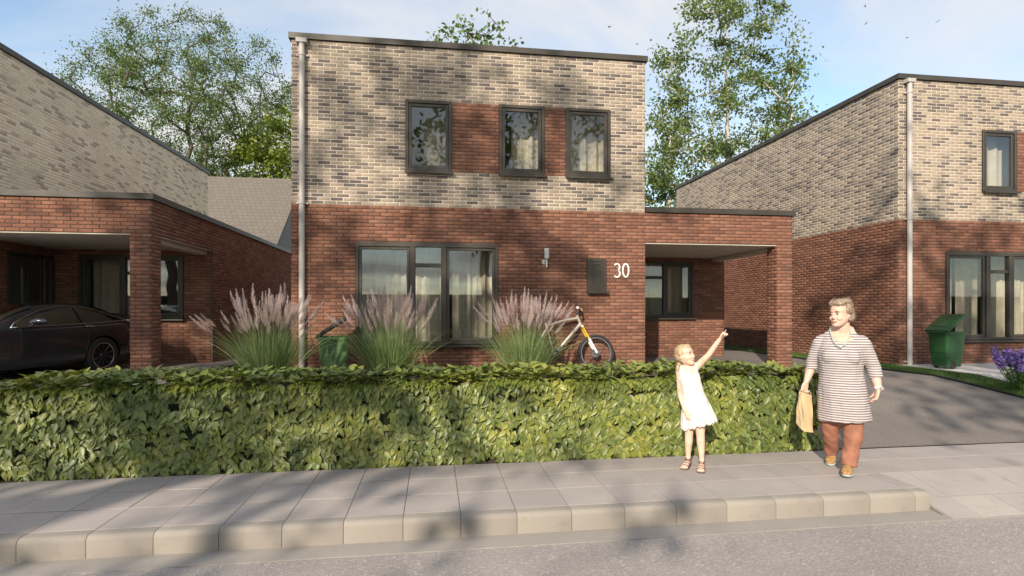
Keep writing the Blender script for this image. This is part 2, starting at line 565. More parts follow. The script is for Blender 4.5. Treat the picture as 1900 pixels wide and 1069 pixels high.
for a, c in zip(ys, ys[1:]):
    p = [(drv_r(a), a, lot(a)), (drv_r(a) + 0.025, a, lot(a)), (drv_r(c) + 0.025, c, lot(c)), (drv_r(c), c, lot(c))]
    b.add([(q[0], q[1], q[2] + h) for h in (-0.03, 0.035) for q in p], [(0, 3, 2, 1), (4, 5, 6, 7), (0, 1, 5, 4), (1, 2, 6, 5), (2, 3, 7, 6), (3, 0, 4, 7)])
struct(b.obj('lawn_edging', M_BLACK), 'thin black edging between driveway and lawn')

# pavement: every paver and kerb stone is a piece of its own
TS = 0.4135
X_END = 4.055
pv = MB()
pv.quad((-60, 4.1, -0.035), (X_END, 4.1, -0.035), (X_END, 5.37, -0.035), (-60, 5.37, -0.035))
pv.quad((X_END, 4.53, -0.035), (60, 4.53, -0.035), (60, 5.37, -0.035), (X_END, 5.37, -0.035))
pv.quad((X_END, 3.83, -0.165), (60, 3.83, -0.165), (60, 4.53, -0.035), (X_END, 4.53, -0.035))
pave = struct(pv.obj('pavement', M_JOINT), 'grey pavement of square concrete pavers between kerb and hedge')


def paver_mesh(lx, ly, h=0.05):
    return MB().bbox(-lx / 2, lx / 2, -ly / 2, ly / 2, -h, 0, 0.002).mesh('paver', M_TILE)


P_STD = paver_mesh(TS - 0.0055, TS - 0.013)
P_CACHE = {}
rng = random.Random(3)


def put_paver(x0, x1, ya, yb, za, zb):
    lx = round(x1 - x0 - 0.0045, 3); ly = round(math.hypot(yb - ya, zb - za) - 0.013, 3)
    k = (lx, ly)
    if k not in P_CACHE: P_CACHE[k] = paver_mesh(lx, ly)
    o = link('paver', P_CACHE[k], pave)
    o.location = ((x0 + x1) / 2, (ya + yb) / 2, (za + zb) / 2 + rng.uniform(-0.0012, 0.0012))
    o.rotation_euler = (math.atan2(zb - za, yb - ya) + rng.uniform(-0.0015, 0.0015), rng.uniform(-0.002, 0.002), 0)


ROWS = [(4.12, 4.5335), (4.5335, 4.947), (4.947, 5.36)]
slope = lambda y: 0.0 if y >= 4.5335 else -0.205 * (4.5335 - y)
far = MB()
for i in range(-60, 90):
    x0 = -2.7 + TS * i; x1 = x0 + TS
    near = -5.6 < x0 < 9.5
    for ya, yb in ROWS:
        if x0 < X_END - 0.02:
            xe = min(x1, X_END)
            if near: put_paver(x0, xe, ya, yb, 0, 0)
            else: far.box(x0 + 0.003, xe - 0.003, ya + 0.003, yb - 0.003, -0.05, 0)
    for ya, yb in [(3.815, 4.12)] + ROWS:
        if x1 > X_END + 0.02:
            xs = max(x0, X_END + 0.004)
            if near: put_paver(xs, x1, ya, yb, slope(ya), slope(yb))
            else:
                za, zb = slope(ya), slope(yb)
                far.add([(xs + .003, ya + .003, za), (x1 - .003, ya + .003, za), (x1 - .003, yb - .003, zb), (xs + .003, yb - .003, zb)], [(0, 1, 2, 3)])
o = far.obj('pavers', M_TILE, pave); o['kind'] = 'stuff'
kerb_base = MB().box(-60, X_END - 0.01, 4.03, 4.11, -0.3, -0.02).obj('kerb', M_JOINT)
struct(kerb_base, 'kerb of rounded concrete kerb stones along the gutter')


def kerb_mesh(l):
    prof = [(4.117, -0.25), (4.117, 0.0), (4.052, 0.0)]
    for k in range(1, 7):
        a = PI / 2 * k / 6
        prof.append((4.052 - 0.040 * math.sin(a), -0.040 + 0.040 * math.cos(a)))
    prof.append((4.012, -0.25))
    n = len(prof)
    b = MB()
    xs = [-l / 2, -l / 2 + 0.004, l / 2 - 0.004, l / 2]
    vs = []
    for j, x in enumerate(xs):
        ins = 0.002 if j in (0, 3) else 0
        for (y, z) in prof:
            vs.append((x, y - 4.06 + (ins if y < 4.06 else 0), z - (ins if z > -0.2 else 0)))
    fs = []
    for j in range(3):
        for k in range(n):
            k2 = (k + 1) % n
            fs.append((j * n + k, j * n + k2, (j + 1) * n + k2, (j + 1) * n + k))
    fs.append(tuple(range(n - 1, -1, -1))); fs.append(tuple(3 * n + k for k in range(n)))
    b.add(vs, fs)
    return b.mesh('kerb_stone', M_KERB, 'auto')


KC = {}
for i in range(-60, 17):
    x0 = -2.7 + TS * i; x1 = min(x0 + TS, X_END)
    if x0 < -8: continue
    l = round(x1 - x0 - 0.0035, 3)
    if l not in KC: KC[l] = kerb_mesh(l)
    o = link('kerb_stone', KC[l], kerb_base); o.location = ((x0 + x1) / 2, 4.06, rng.uniform(-0.0015, 0.0015))
o = link('kerb_stones', kerb_mesh(50), kerb_base); o.location = (-33.2, 4.06, 0); o['kind'] = 'stuff'

# ================================================================== houses
CH = 0.0645           # brick course
BL, BJ = 0.2075, 0.0125
HW, HD = 6.53, 10.57  # body width, depth
N_RED, N_TOP, N_SOF = 47, 92, 38
rngb = random.Random(11)


def free_runs(u0, u1, z0, z1, holes):
    runs = [(u0, u1)]
    for h in holes:
        if z1 <= h[2] + 1e-4 or z0 >= h[3] - 1e-4: continue
        nr = []
        for a, c in runs:
            if h[1] <= a or h[0] >= c: nr.append((a, c)); continue
            if h[0] > a: nr.append((a, h[0]))
            if h[1] < c: nr.append((h[1], c))
        runs = nr
    return runs


def panel_bricks(P0, U, width, k0, k1, holes, zone):
    """running bond on one wall face; a brick is (P0, U, u centre, length, z, zone)"""
    res = []
    for k in range(k0, k1):
        z0 = k * CH
        off = (0.105 if k % 2 else 0.0) - 0.21
        for (a, c) in free_runs(0, width, z0 + 0.01, z0 + CH - 0.01, holes):
            u = off
            while u < c:
                s0, s1 = max(u, a), min(u + BL, c)
                # the red field between the upper windows ends on a straight joint
                zs = zone(s0 + 0.001, k)
                if s1 - s0 > 0.03:
                    mid = None
                    if zone(s1 - 0.001, k) != zs:
                        for e in ZEDGE:
                            if s0 < e < s1: mid = e
                    if mid:
                        for q0, q1 in ((s0, mid), (mid, s1)):
                            if q1 - q0 > 0.025: res.append((P0, U, (q0 + q1) / 2, q1 - q0, z0, zone((q0 + q1) / 2, k)))
                    else:
                        res.append((P0, U, (s0 + s1) / 2, s1 - s0, z0, zs))
                u += BL + BJ
    return res


def backing(mb, P0, U, width, z0, z1, holes, t=0.10, inset=0.004):
    us = sorted({inset, width - inset, *[min(max(h[i], inset), width - inset) for h in holes for i in (0, 1)]})
    zs = sorted({z0, z1, *[min(max(h[i], z0), z1) for h in holes for i in (2, 3)]})
    N = (U[1], -U[0])
    for ua, ub in zip(us, us[1:]):
        for za, zb in zip(zs, zs[1:]):
            if ub - ua < 1e-5 or zb - za < 1e-5: continue
            um, zm = (ua + ub) / 2, (za + zb) / 2
            if any(h[0] < um < h[1] and h[2] < zm < h[3] for h in holes): continue
            c = []
            for zq in (za, zb):
                for (uq, d) in ((ua, 0), (ub, 0), (ub, t), (ua, t)):
                    c.append((P0[0] + U[0] * uq - N[0] * d, P0[1] + U[1] * uq - N[1] * d, zq))
            mb.add(c, [(0, 3, 2, 1), (4, 5, 6, 7), (0, 1, 5, 4), (1, 2, 6, 5), (2, 3, 7, 6), (3, 0, 4, 7)])


def brick_geom(l, h, r, zn=1):
    """five-sided brick, front at -y, slightly uneven"""
    b = 0.006
    pr = (0.009 if zn else 0.0055) + r.uniform(-0.0015, 0.0015)
    j = lambda: r.uniform(-0.0012, 0.0012)
    L, H = l / 2, h
    v = [(-L, 0.004, 0), (L, 0.004, 0), (L, 0.004, H), (-L, 0.004, H)]
    v += [(-L + j(), -pr + b * .6, j()), (L + j(), -pr + b * .6, j()), (L + j(), -pr + b * .6, H + j()), (-L + j(), -pr + b * .6, H + j())]
    v += [(-L + b + j(), -pr, b * .7 + j()), (L - b + j(), -pr, b * .7 + j()), (L - b + j(), -pr, H - b * .7 + j()), (-L + b + j(), -pr, H - b * .7 + j())]
    f = []
    for q in (0, 4):
        for k in range(4):
            k2 = (k + 1) % 4
            f.append((q + k, q + k2, q + 4 + k2, q + 4 + k))
    f.append((8, 9, 10, 11))
    return v, f


FULL = BL
BRICK_MESH = {}


def full_brick(zone, mats, key):
    if (zone, key) not in BRICK_MESH:
        lst = []
        for q in range(4):
            v, f = brick_geom(BL, CH - 0.0118, rngb, zone)
            mb = MB(); mb.add(v, f); lst.append(mb.mesh('brick', mats[zone]))
        BRICK_MESH[(zone, key)] = lst
    return rngb.choice(BRICK_MESH[(zone, key)])


def ring(mb, x0, x1, y0, y1, z0, z1, t, tb=None):
    """rectangular frame in the wall plane: uprights full height, rails between"""
    tb = tb or t
    mb.box(x0, x0 + t, y0, y1, z0, z1); mb.box(x1 - t, x1, y0, y1, z0, z1)
    mb.box(x0 + t, x1 - t, y0, y1, z1 - t, z1); mb.box(x0 + t, x1 - t, y0, y1, z0, z0 + tb)


def window(parent, x0, x1, z0, z1, lights, loc=(0, 0, 0), rz=0, sill=True, proud=0.035, ft=0.055, st=0.05, posts=()):
    """frame facing -y; lights: list of (x0, x1, z0, z1, has_sash)"""
    mb = MB(); ring(mb, x0, x1, -proud, 0.07, z0, z1, ft, ft)
    for p in posts: mb.box(*p)
    wo = mb.obj('window', M_FRAME, parent); wo.location = loc; wo.rotation_euler = (0, 0, rz)
    bv = wo.modifiers.new('b', 'BEVEL'); bv.width = 0.004; bv.segments = 1; bv.limit_method = 'ANGLE'
    for (a, c, d, e, s) in lights:
        if s:
            sb = MB(); ring(sb, a + 0.003, c - 0.003, -proud + 0.022, 0.06, d + 0.003, e - 0.003, s)
            so = sb.obj('sash', M_FRAME, wo)
            bv = so.modifiers.new('b', 'BEVEL'); bv.width = 0.005; bv.segments = 1; bv.limit_method = 'ANGLE'
        k = s or 0.0
        g = MB(); g.box(a + k - 0.004, c - k + 0.004, 0.012, 0.020, d + k - 0.004, e - k + 0.004)
        g.obj('pane', M_GLASS, wo)
    if sill:
        s = MB()
        pr = [(0.0, -0.002), (-proud - 0.062, -0.014), (-proud - 0.062, -0.05), (-proud - 0.05, -0.05), (-proud - 0.05, -0.026), (0.0, -0.026)]
        n = len(pr); vs = []
        for x in (x0 - 0.012, x1 + 0.03): vs += [(x, y, z0 + z) for y, z in pr]
        s.add(vs, [(k, (k + 1) % n, n + (k + 1) % n, n + k) for k in range(n)] + [(0, 5, 4, 1), (1, 4, 3, 2), (n, n + 1, n + 4, n + 5), (n + 1, n + 2, n + 3, n + 4)])
        s.obj('sill', M_FRAME, wo)
    return wo


def roof_edge(parent, pts, z0, z1, m=M_CAP, closed=True, t=0.045, inner=0.30):
    """flat metal capping round a parapet; pts anticlockwise seen from above"""
    b = MB(); n = len(pts)
    def off(i, d):
        p = Vector(pts[i]); a = Vector(pts[(i - 1) % n]); c = Vector(pts[(i + 1) % n])
        e0 = (p - a).normalized(); e1 = (c - p).normalized()
        n0 = Vector((e0.y, -e0.x)); n1 = Vector((e1.y, -e1.x))
        if not closed and i == 0: return p + n1 * d
        if not closed and i == n - 1: return p + n0 * d
        mm = (n0 + n1).normalized(); return p + mm * (d / max(0.2, mm.dot(n0)))
    O = [off(i, t) for i in range(n)]; I = [off(i, -inner) for i in range(n)]; W = [off(i, 0.004) for i in range(n)]
    rings = [(W, z0 + 0.012), (O, z0), (O, z1), (I, z1 - 0.004), (I, z0)]
    vs = [(p.x, p.y, z) for R, z in rings for p in R]
    fs = []
    for i in range(n if closed else n - 1):
        j = (i + 1) % n
        for k in range(len(rings) - 1):
            fs.append((k * n + i, k * n + j, (k + 1) * n + j, (k + 1) * n + i))
    if not closed:
        for i in (0, n - 1): fs.append(tuple(k * n + i for k in range(len(rings))))
    b.add(vs, fs)
    return b.obj('roof_edge', m, parent)


W_UP = [(1.98, 2.815), (3.69, 4.55), (4.965, 5.83)]
ZEDGE = [W_UP[0][1], W_UP[2][0]]
KU0, KU1 = 57, 77
WG = (1.10, 3.67, 8 * CH, 36.4 * CH)


def zone_front(u, k):
    if k < N_RED: return 1
    if KU0 <= k < KU1 and W_UP[0][0] + 0.01 < u < W_UP[2][0] + 0.01: return 1
    return 0


zone_plain = lambda u, k: 1 if k < N_RED else 0


def make_house(ox, label, key, pick, cw=9.63, sr=9.60, sw=(7.1, 8.81), cream=M_CREAM):
    """body, carport with corner pillar, storage room behind it; local origin at the front left corner"""
    H = thing('brick_house', label, 'house', (ox, 10.18, 0.35), 0, 'flat roofed brick houses in a row')
    mats = [cream, M_RED]
    up = [(a, c, KU0 * CH, KU1 * CH) for a, c in W_UP]
    door = (1.32, 2.56, 0.0, 35 * CH)
    pans = [
        ((0, 0), (1, 0), HW, 0, N_TOP, [WG] + up, zone_front),
        ((0, HD), (0, -1), HD, 0, N_TOP, [], zone_plain),
        ((HW, 0), (0, 1), HD, 0, N_TOP, [door, (2.63, HD + 1, -1, N_RED * CH)], zone_plain),
        ((HW, 0), (1, 0), cw - HW, 0, N_RED, [(-1, cw - HW - 0.33, -1, N_SOF * CH)], zone_plain),
        ((cw, 0), (0, 1), 9.6, 0, N_RED, [(0.33, 2.63, -1, N_SOF * CH)], zone_plain),
        ((cw - 0.33, 0.33), (0, -1), 0.33, 0, N_SOF, [], zone_plain),
        ((cw, 0.33), (-1, 0), 0.33, 0, N_SOF, [], zone_plain),
        ((HW, 2.63), (1, 0), sr - HW, 0, N_SOF, [(sw[0] - HW, sw[1] - HW, 15 * CH, 36 * CH)], zone_plain),
    ]
    lo, hi = MB(), MB()
    bricks = []
    for (P0, U, wd, k0, k1, holes, zn) in pans:
        bricks += panel_bricks(P0, U, wd, k0, k1, holes, zn)
        zt = k1 * CH
        backing(lo, P0, U, wd, -0.1, min(zt, N_RED * CH), [h for h in holes if h[2] < N_RED * CH])
        if zt > N_RED * CH + 0.1: backing(hi, P0, U, wd, N_RED * CH, zt, [h for h in holes if h[3] > N_RED * CH])
    # red field between the upper windows has dark joints
    lo.box(W_UP[0][1] - 0.002, W_UP[1][0] + 0.002, -0.002, 0.05, KU0 * CH, KU1 * CH)
    lo.box(W_UP[1][1] - 0.002, W_UP[2][0] + 0.002, -0.002, 0.05, KU0 * CH, KU1 * CH)
    # rear walls
    lo.box(0.11, HW - 0.11, HD - 0.1, HD - 0.002, -0.1, N_RED * CH); hi.box(0.11, HW - 0.11, HD - 0.1, HD - 0.002, N_RED * CH, N_TOP * CH)
    lo.box(HW + 0.01, cw - 0.11, 9.5, 9.598, -0.1, N_RED * CH)
    lo.obj('wall', M_MORT_R, H); hi.obj('upper_wall', M_MORT_C, H)
    # bricks: the 300 that show largest are parts, the rest one part
    def rank(br):
        P0, U, u, l, z, zn = br
        if l < BL - 1e-3: return -1
        x = ox + P0[0] + U[0] * u; y = 10.18 + P0[1] + U[1] * u
        N = (U[1], -U[0])
        if N[0] * -x + N[1] * -y < 0: return -1
        a = proj((x - U[0] * l / 2, y - U[1] * l / 2, z + 0.35)); c = proj((x + U[0] * l / 2, y + U[1] * l / 2, z + 0.38))
        if not a or not c or min(a[0], c[0]) < 6 or max(a[0], c[0]) > 1894 or a[1] < 6 or a[1] > 655: return -1
        if not pick(a[0], a[1]): return -1
        return abs(c[0] - a[0]) * 1022 / a[2]
    order = sorted(range(len(bricks)), key=lambda i: -rank(bricks[i]))
    top = set(i for i in order[:300] if rank(bricks[i]) > 0)
    vs, fs, ms = [], [], []
    n = 0
    for i, (P0, U, u, l, z, zn) in enumerate(bricks):
        if i in top:
            o = link('brick', full_brick(zn, mats, key), H)
            o.location = (P0[0] + U[0] * u, P0[1] + U[1] * u, z + 0.0055); o.rotation_euler = (0, 0, math.atan2(U[1], U[0]))
            continue
        v, f = brick_geom(l, CH - 0.0118, rngb, zn)
        for (x, y, zz_) in v:
            vs.append((P0[0] + U[0] * (u + x) - U[1] * y, P0[1] + U[1] * (u + x) + U[0] * y, z + 0.0055 + zz_))
        fs += [tuple(q + n for q in t_) for t_ in f]; ms += [zn] * len(f)
        n += len(v)
    me = fast_mesh('brickwork', vs, fs, mats, midx=ms)
    o = link('brickwork', me, H); o['kind'] = 'stuff'
    # roofs and ceilings
    MB().box(0.1, HW - 0.1, 0.1, HD - 0.1, 5.62, 5.74).obj('roof', M_ROOF, H)
    MB().box(HW + 0.012, cw - 0.1, 0.1, 9.5, N_RED * CH - 0.16, N_RED * CH - 0.06).obj('carport_roof', M_ROOF, H)
    s = MB(); s.box(HW + 0.01, cw - 0.012, 0.012, 2.628, N_SOF * CH - 0.022, N_SOF * CH - 0.002)
    s.obj('carport_ceiling', M_SOFFIT, H)
    bm_ = MB(); bm_.box(cw - 0.34, cw - 0.11, 0.34, 2.62, N_SOF * CH - 0.11, N_SOF * CH - 0.026); bm_.obj('ceiling_beam', M_SOFFIT, H)
    roof_edge(H, [(0, 0), (HW, 0), (HW, HD), (0, HD)], N_TOP * CH + 0.004, 6.04)
    roof_edge(H, [(HW + 0.012, 0), (cw, 0), (cw, 9.6), (HW + 0.012, 9.6)], N_RED * CH + 0.004, 3.135, closed=False)
    # rooms behind the windows
    r = MB()
    def room(x0, x1, y0, y1, z0, z1):
        r.add([(x0, y0, z0), (x1, y0, z0), (x1, y1, z0), (x0, y1, z0), (x0, y0, z1), (x1, y0, z1), (x1, y1, z1), (x0, y1, z1)],
              [(0, 1, 2, 3), (4, 7, 6, 5), (1, 5, 6, 2), (2, 6, 7, 3), (3, 7, 4, 0)])
    room(0.12, HW - 0.12, 0.11, 4.2, 0.03, 2.86); room(0.12, HW - 0.12, 0.11, 3.2, 3.1, 5.5); room(HW + 0.02, cw - 0.12, 2.75, 6, 0.03, 2.42)
    r.obj('interior', M_ROOM, H)
    # windows
    for (a, c) in W_UP:
        window(H, a, c, KU0 * CH, KU1 * CH, [(a + 0.055, c - 0.055, KU0 * CH + 0.055, KU1 * CH - 0.055, 0.055)])
    x0, x1, z0, z1 = WG
    m1, m2 = (2.06, 2.16), (2.62, 2.72)
    tz = z1 - 0.385
    pr = 0.035
    window(H, x0, x1, z0, z1, [(x0 + .055, m1[0], z0 + .055, z1 - .055, 0.05), (m1[1], m2[0], z0 + .055, tz - .035, 0.0), (m1[1], m2[0], tz + .035, z1 - .055, 0.0), (m2[1], x1 - .055, z0 + .055, z1 - .055, 0.05)],
           posts=[(m1[0], m1[1], -pr - 0.004, 0.066, z0 + .055, z1 - .055), (m2[0], m2[1], -pr - 0.004, 0.066, z0 + .055, z1 - .055), (m1[1], m2[0], -pr + 0.004, 0.062, tz - .035, tz + .035)])
    a, c = sw; z0, z1 = 15 * CH, 36 * CH
    q = c - 0.78 if c < 8.9 else c - 0.62
    window(H, a, c, z0, z1, [(q + 0.07, c - .055, z0 + .055, z1 - .055, 0.055), (q - 0.52, q, z0 + .055, z1 - 0.42, 0.0), (q - 0.52, q, z1 - 0.35, z1 - .055, 0.0), (a + .055, q - 0.59, z0 + .055, z1 - .055, 0.055)], loc=(0, 2.63, 0),
           posts=[(q, q + .07, -pr - 0.004, 0.066, z0 + .055, z1 - .055), (q - 0.59, q - 0.52, -pr - 0.004, 0.066, z0 + .055, z1 - .055), (q - 0.52, q, -pr + 0.004, 0.062, z1 - 0.42, z1 - 0.35)])
    # side door under the carport, with a side light
    d = MB(); ring(d, 0, 1.24, -0.03, 0.07, 0.0, 35 * CH, 0.055); d.box(0.86, 0.92, -0.034, 0.066, 0.055, 35 * CH - 0.055)
    do = d.obj('door', M_FRAME, H); do.location = (HW, 1.32, 0); do.rotation_euler = (0, 0, PI / 2)
    g = MB(); g.box(0.06, 0.36, 0.0, 0.04, 0.06, 2.19); g.box(0.54, 0.855, 0.0, 0.04, 0.06, 2.19); g.box(0.36, 0.54, 0.0, 0.04, 0.06, 0.35); g.box(0.36, 0.54, 0.0, 0.04, 1.98, 2.19)
    g.obj('door_leaf', M_FRAME, do)
    for (a, c, zq) in ((0.36, 0.54, 0.35), (0.92, 1.185, 0.055)):
        MB().box(a, c, 0.014, 0.022, zq, 1.98 if a < 0.9 else 2.2).obj('pane', M_GLASS, do)
    MB().tube([(0.78, -0.06, 1.0), (0.78, -0.06, 1.25)], 0.014, 8).obj('handle', M_METAL, do)
    # drain pipe
    p = MB(); p.tube([(0.19, -0.07, -0.02), (0.19, -0.07, 5.84)], 0.05, 14)
    po = p.obj('drainpipe', M_PIPE, H, 'auto')
    for z in (0.08, 3.03, 5.64):
        MB().tube([(0.19, -0.07, z - 0.018), (0.19, -0.07, z + 0.018)], 0.06, 14).box(0.09, 0.29, -0.045, -0.008, z - 0.014, z + 0.014).obj('pipe_bracket', M_PIPE, po, 'auto')
    MB().box(0.10, 0.28, -0.135, -0.006, 5.84, 5.915).obj('outlet_box', M_PIPE, po)
    return H


mid = make_house(-2.49, 'middle brick house with number 30 and carport on its right', 'c',
                 lambda x, y: not (655 < x < 930 and y > 440) and not (745 < x < 1140 and 180 < y < 330))
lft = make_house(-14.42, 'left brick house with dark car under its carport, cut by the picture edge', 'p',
                 lambda x, y: y < 470, cw=9.64, sr=9.60, sw=(7.0, 9.05), cream=M_CREAM_LIT)
rgt = make_house(9.54, 'right brick house behind the woman with green wheelie bin under its window', 'c',
                 lambda x, y: not (x < 1480 and y > 380))


def curtain(x0, x1, y, z0, z1, label, seed, group='curtains inside the windows'):
    r = random.Random(seed)
    n = max(24, int((x1 - x0) * 70)); ph = [r.uniform(0, 6) for _ in range(4)]
    amp = 0.035
    rows = 5; vs = []; fs = []
    for j in range(rows + 1):
        tz_ = j / rows
        for i in range(n + 1):
            x = x0 + (x1 - x0) * i / n
            q = x * 30 + 3.2 * math.sin(x * 3.1 + ph[0]) + ph[1]
            d = amp * (math.sin(q) + 0.5 * math.sin(q * 0.53 + ph[2]) + 0.3 * math.sin(q * 1.7 + ph[3] + tz_))
            vs.append((x + 0.008 * math.sin(q * 1.3 + tz_ * 2), y + d * (1.15 - 0.3 * tz_), z0 + (z1 - z0) * tz_))
    for j in range(rows):
        for i in range(n):
            k = j * (n + 1) + i
            fs.append((k, k + 1, k + n + 2, k + n + 1))
    mb = MB(); mb.add(vs, fs)
    o = mb.obj('curtain', M_CURT, None, True)
    return tag(o, label, 'curtain', group)


for ox, nm in ((-2.49, 'middle house'), (9.54, 'right house')):
    curtain(ox + 0.55, ox + 2.0, 10.18 + 0.72, 0.42, 3.1, 'beige curtain behind the left pane of the wide ground floor window of the ' + nm, 3)
    curtain(ox + 2.1, ox + 2.72, 10.18 + 0.76, 0.42, 3.1, 'beige curtain behind the narrow middle pane of the ground floor window of the ' + nm, 4)
    curtain(ox + 2.85, ox + 4.1, 10.18 + 0.72, 0.42, 3.1, 'beige curtain behind the right pane of the wide ground floor window of the ' + nm, 5)
curtain(-2.49 + 2.3, -2.49 + 3.3, 10.18 + 0.55, 3.5, 5.7, 'beige curtain in the leftmost upper window of the middle house', 6)
curtain(-2.49 + 4.0, -2.49 + 5.0, 10.18 + 0.55, 3.5, 5.7, 'beige curtain in the middle upper window of the middle house', 7)
curtain(-2.49 + 5.2, -2.49 + 6.3, 10.18 + 0.55, 3.5, 5.7, 'beige curtain in the rightmost upper window of the middle house', 8)
curtain(9.54 + 2.3, 9.54 + 3.0, 10.18 + 0.3, 3.5, 5.7, 'beige curtain in the upper window of the right house', 9)
curtain(-2.49 + 7.15, -2.49 + 9.0, 10.18 + 3.1, 0.45, 2.7, 'beige curtain in the carport window behind the pointing girl', 10)
curtain(-14.42 + 7.0, -14.42 + 8.25, 10.18 + 3.1, 0.45, 2.7, 'beige curtain in the left house carport window beside the brick pillar', 11)
# ================================================================== small things on the walls
FY = 10.18
t = thing('wall_hatch', 'small dark framed wall hatch with projecting sill left of the number 30', 'hatch', (2.88, FY, 1.86))
b = MB(); ring(b, 0, 0.37, -0.05, -0.002, 0, 0.61, 0.055); b.obj('frame', M_FRAME, t)
b = MB(); ring(b, 0.058, 0.312, -0.038, -0.002, 0.058, 0.552, 0.05); b.obj('door', M_FRAME, t)
b = MB(); b.box(0.108, 0.262, -0.016, -0.002, 0.108, 0.502)
for k in range(15): b.box(0.110, 0.260, -0.024, -0.016, 0.115 + k * 0.0255, 0.128 + k * 0.0255)
b.obj('grille', simple('bronze_grille', (0.05, 0.042, 0.038), 0.6, 0.2, 20), t)
b = MB(); b.box(-0.012, 0.40, -0.115, -0.002, -0.028, -0.003); b.box(-0.012, 0.40, -0.115, -0.105, -0.05, -0.028); b.obj('sill', M_FRAME, t)

t = thing('house_number', 'white raised house number 30 on the red brick wall', 'house number', (3.41, FY, 2.13))
def stroke(name, pts, wd, par):
    """flat raised stroke along pts in the wall plane"""
    b = MB(); L, Rr = [], []
    for i, p in enumerate(pts):
        q0 = Vector(pts[max(0, i - 1)]); q1 = Vector(pts[min(len(pts) - 1, i + 1)])
        if (Vector(pts[0]) - Vector(pts[-1])).length < 1e-6 and i in (0, len(pts) - 1): q0, q1 = Vector(pts[-2]), Vector(pts[1])
        d = (q1 - q0).normalized(); n_ = Vector((-d.y, d.x)); p = Vector(p)
        w_ = wd * (0.82 + 0.18 * abs(d.y))
        L.append(p + n_ * w_ / 2); Rr.append(p - n_ * w_ / 2)
    N = len(pts)
    vs = [(p.x, y, p.y) for y in (-0.026, -0.004) for p in L] + [(p.x, y, p.y) for y in (-0.026, -0.004) for p in Rr]
    fs = []
    for i in range(N - 1): fs += [(i, i + 1, 2 * N + i + 1, 2 * N + i), (i, N + i, N + i + 1, i + 1), (2 * N + i, 2 * N + i + 1, 3 * N + i + 1, 3 * N + i)]
    fs += [(0, 2 * N, 3 * N, N), (N - 1, 2 * N - 1, 4 * N - 1, 3 * N - 1)]
    b.add(vs, fs)
    return b.obj(name, M_WHITE, par)


arc = lambda cx, cy, rx, ry, a0, a1, n: [(cx + rx * math.cos(rad(a0 + (a1 - a0) * i / n)), cy + ry * math.sin(rad(a0 + (a1 - a0) * i / n))) for i in range(n + 1)]
stroke('digit', arc(0.062, 0.190, 0.052, 0.062, 150, -78, 14) + [(0.045, 0.128)] + arc(0.060, 0.064, 0.062, 0.066, 84, -140, 14), 0.029, t)
stroke('digit', arc(0.235, 0.126, 0.058, 0.126, 0, 360, 32), 0.029, t)

t = thing('wall_lamp', 'small white cylinder wall lamp between ground floor window and hatch', 'lamp', (2.085, FY, 2.40))
MB().tube([(0, -0.10, 0.06), (0, -0.10, 0.245)], 0.047, 16).obj('lamp_body', simple('lamp_enamel', (0.55, 0.54, 0.52), 0.45, 0.05, 20), t, 'auto')
MB().tube([(0, -0.10, 0.06), (0, -0.10, -0.10)], 0.012, 8).obj('stem', M_METAL, t, 'auto')
b = MB(); b.tube([(-0.03, -0.002, 0.0), (-0.03, -0.025, 0.0)], 0.05, 16); b.tube([(-0.03, -0.025, 0), (0, -0.10, 0)], 0.012, 8); b.obj('wall_mount', M_METAL, t, 'auto')


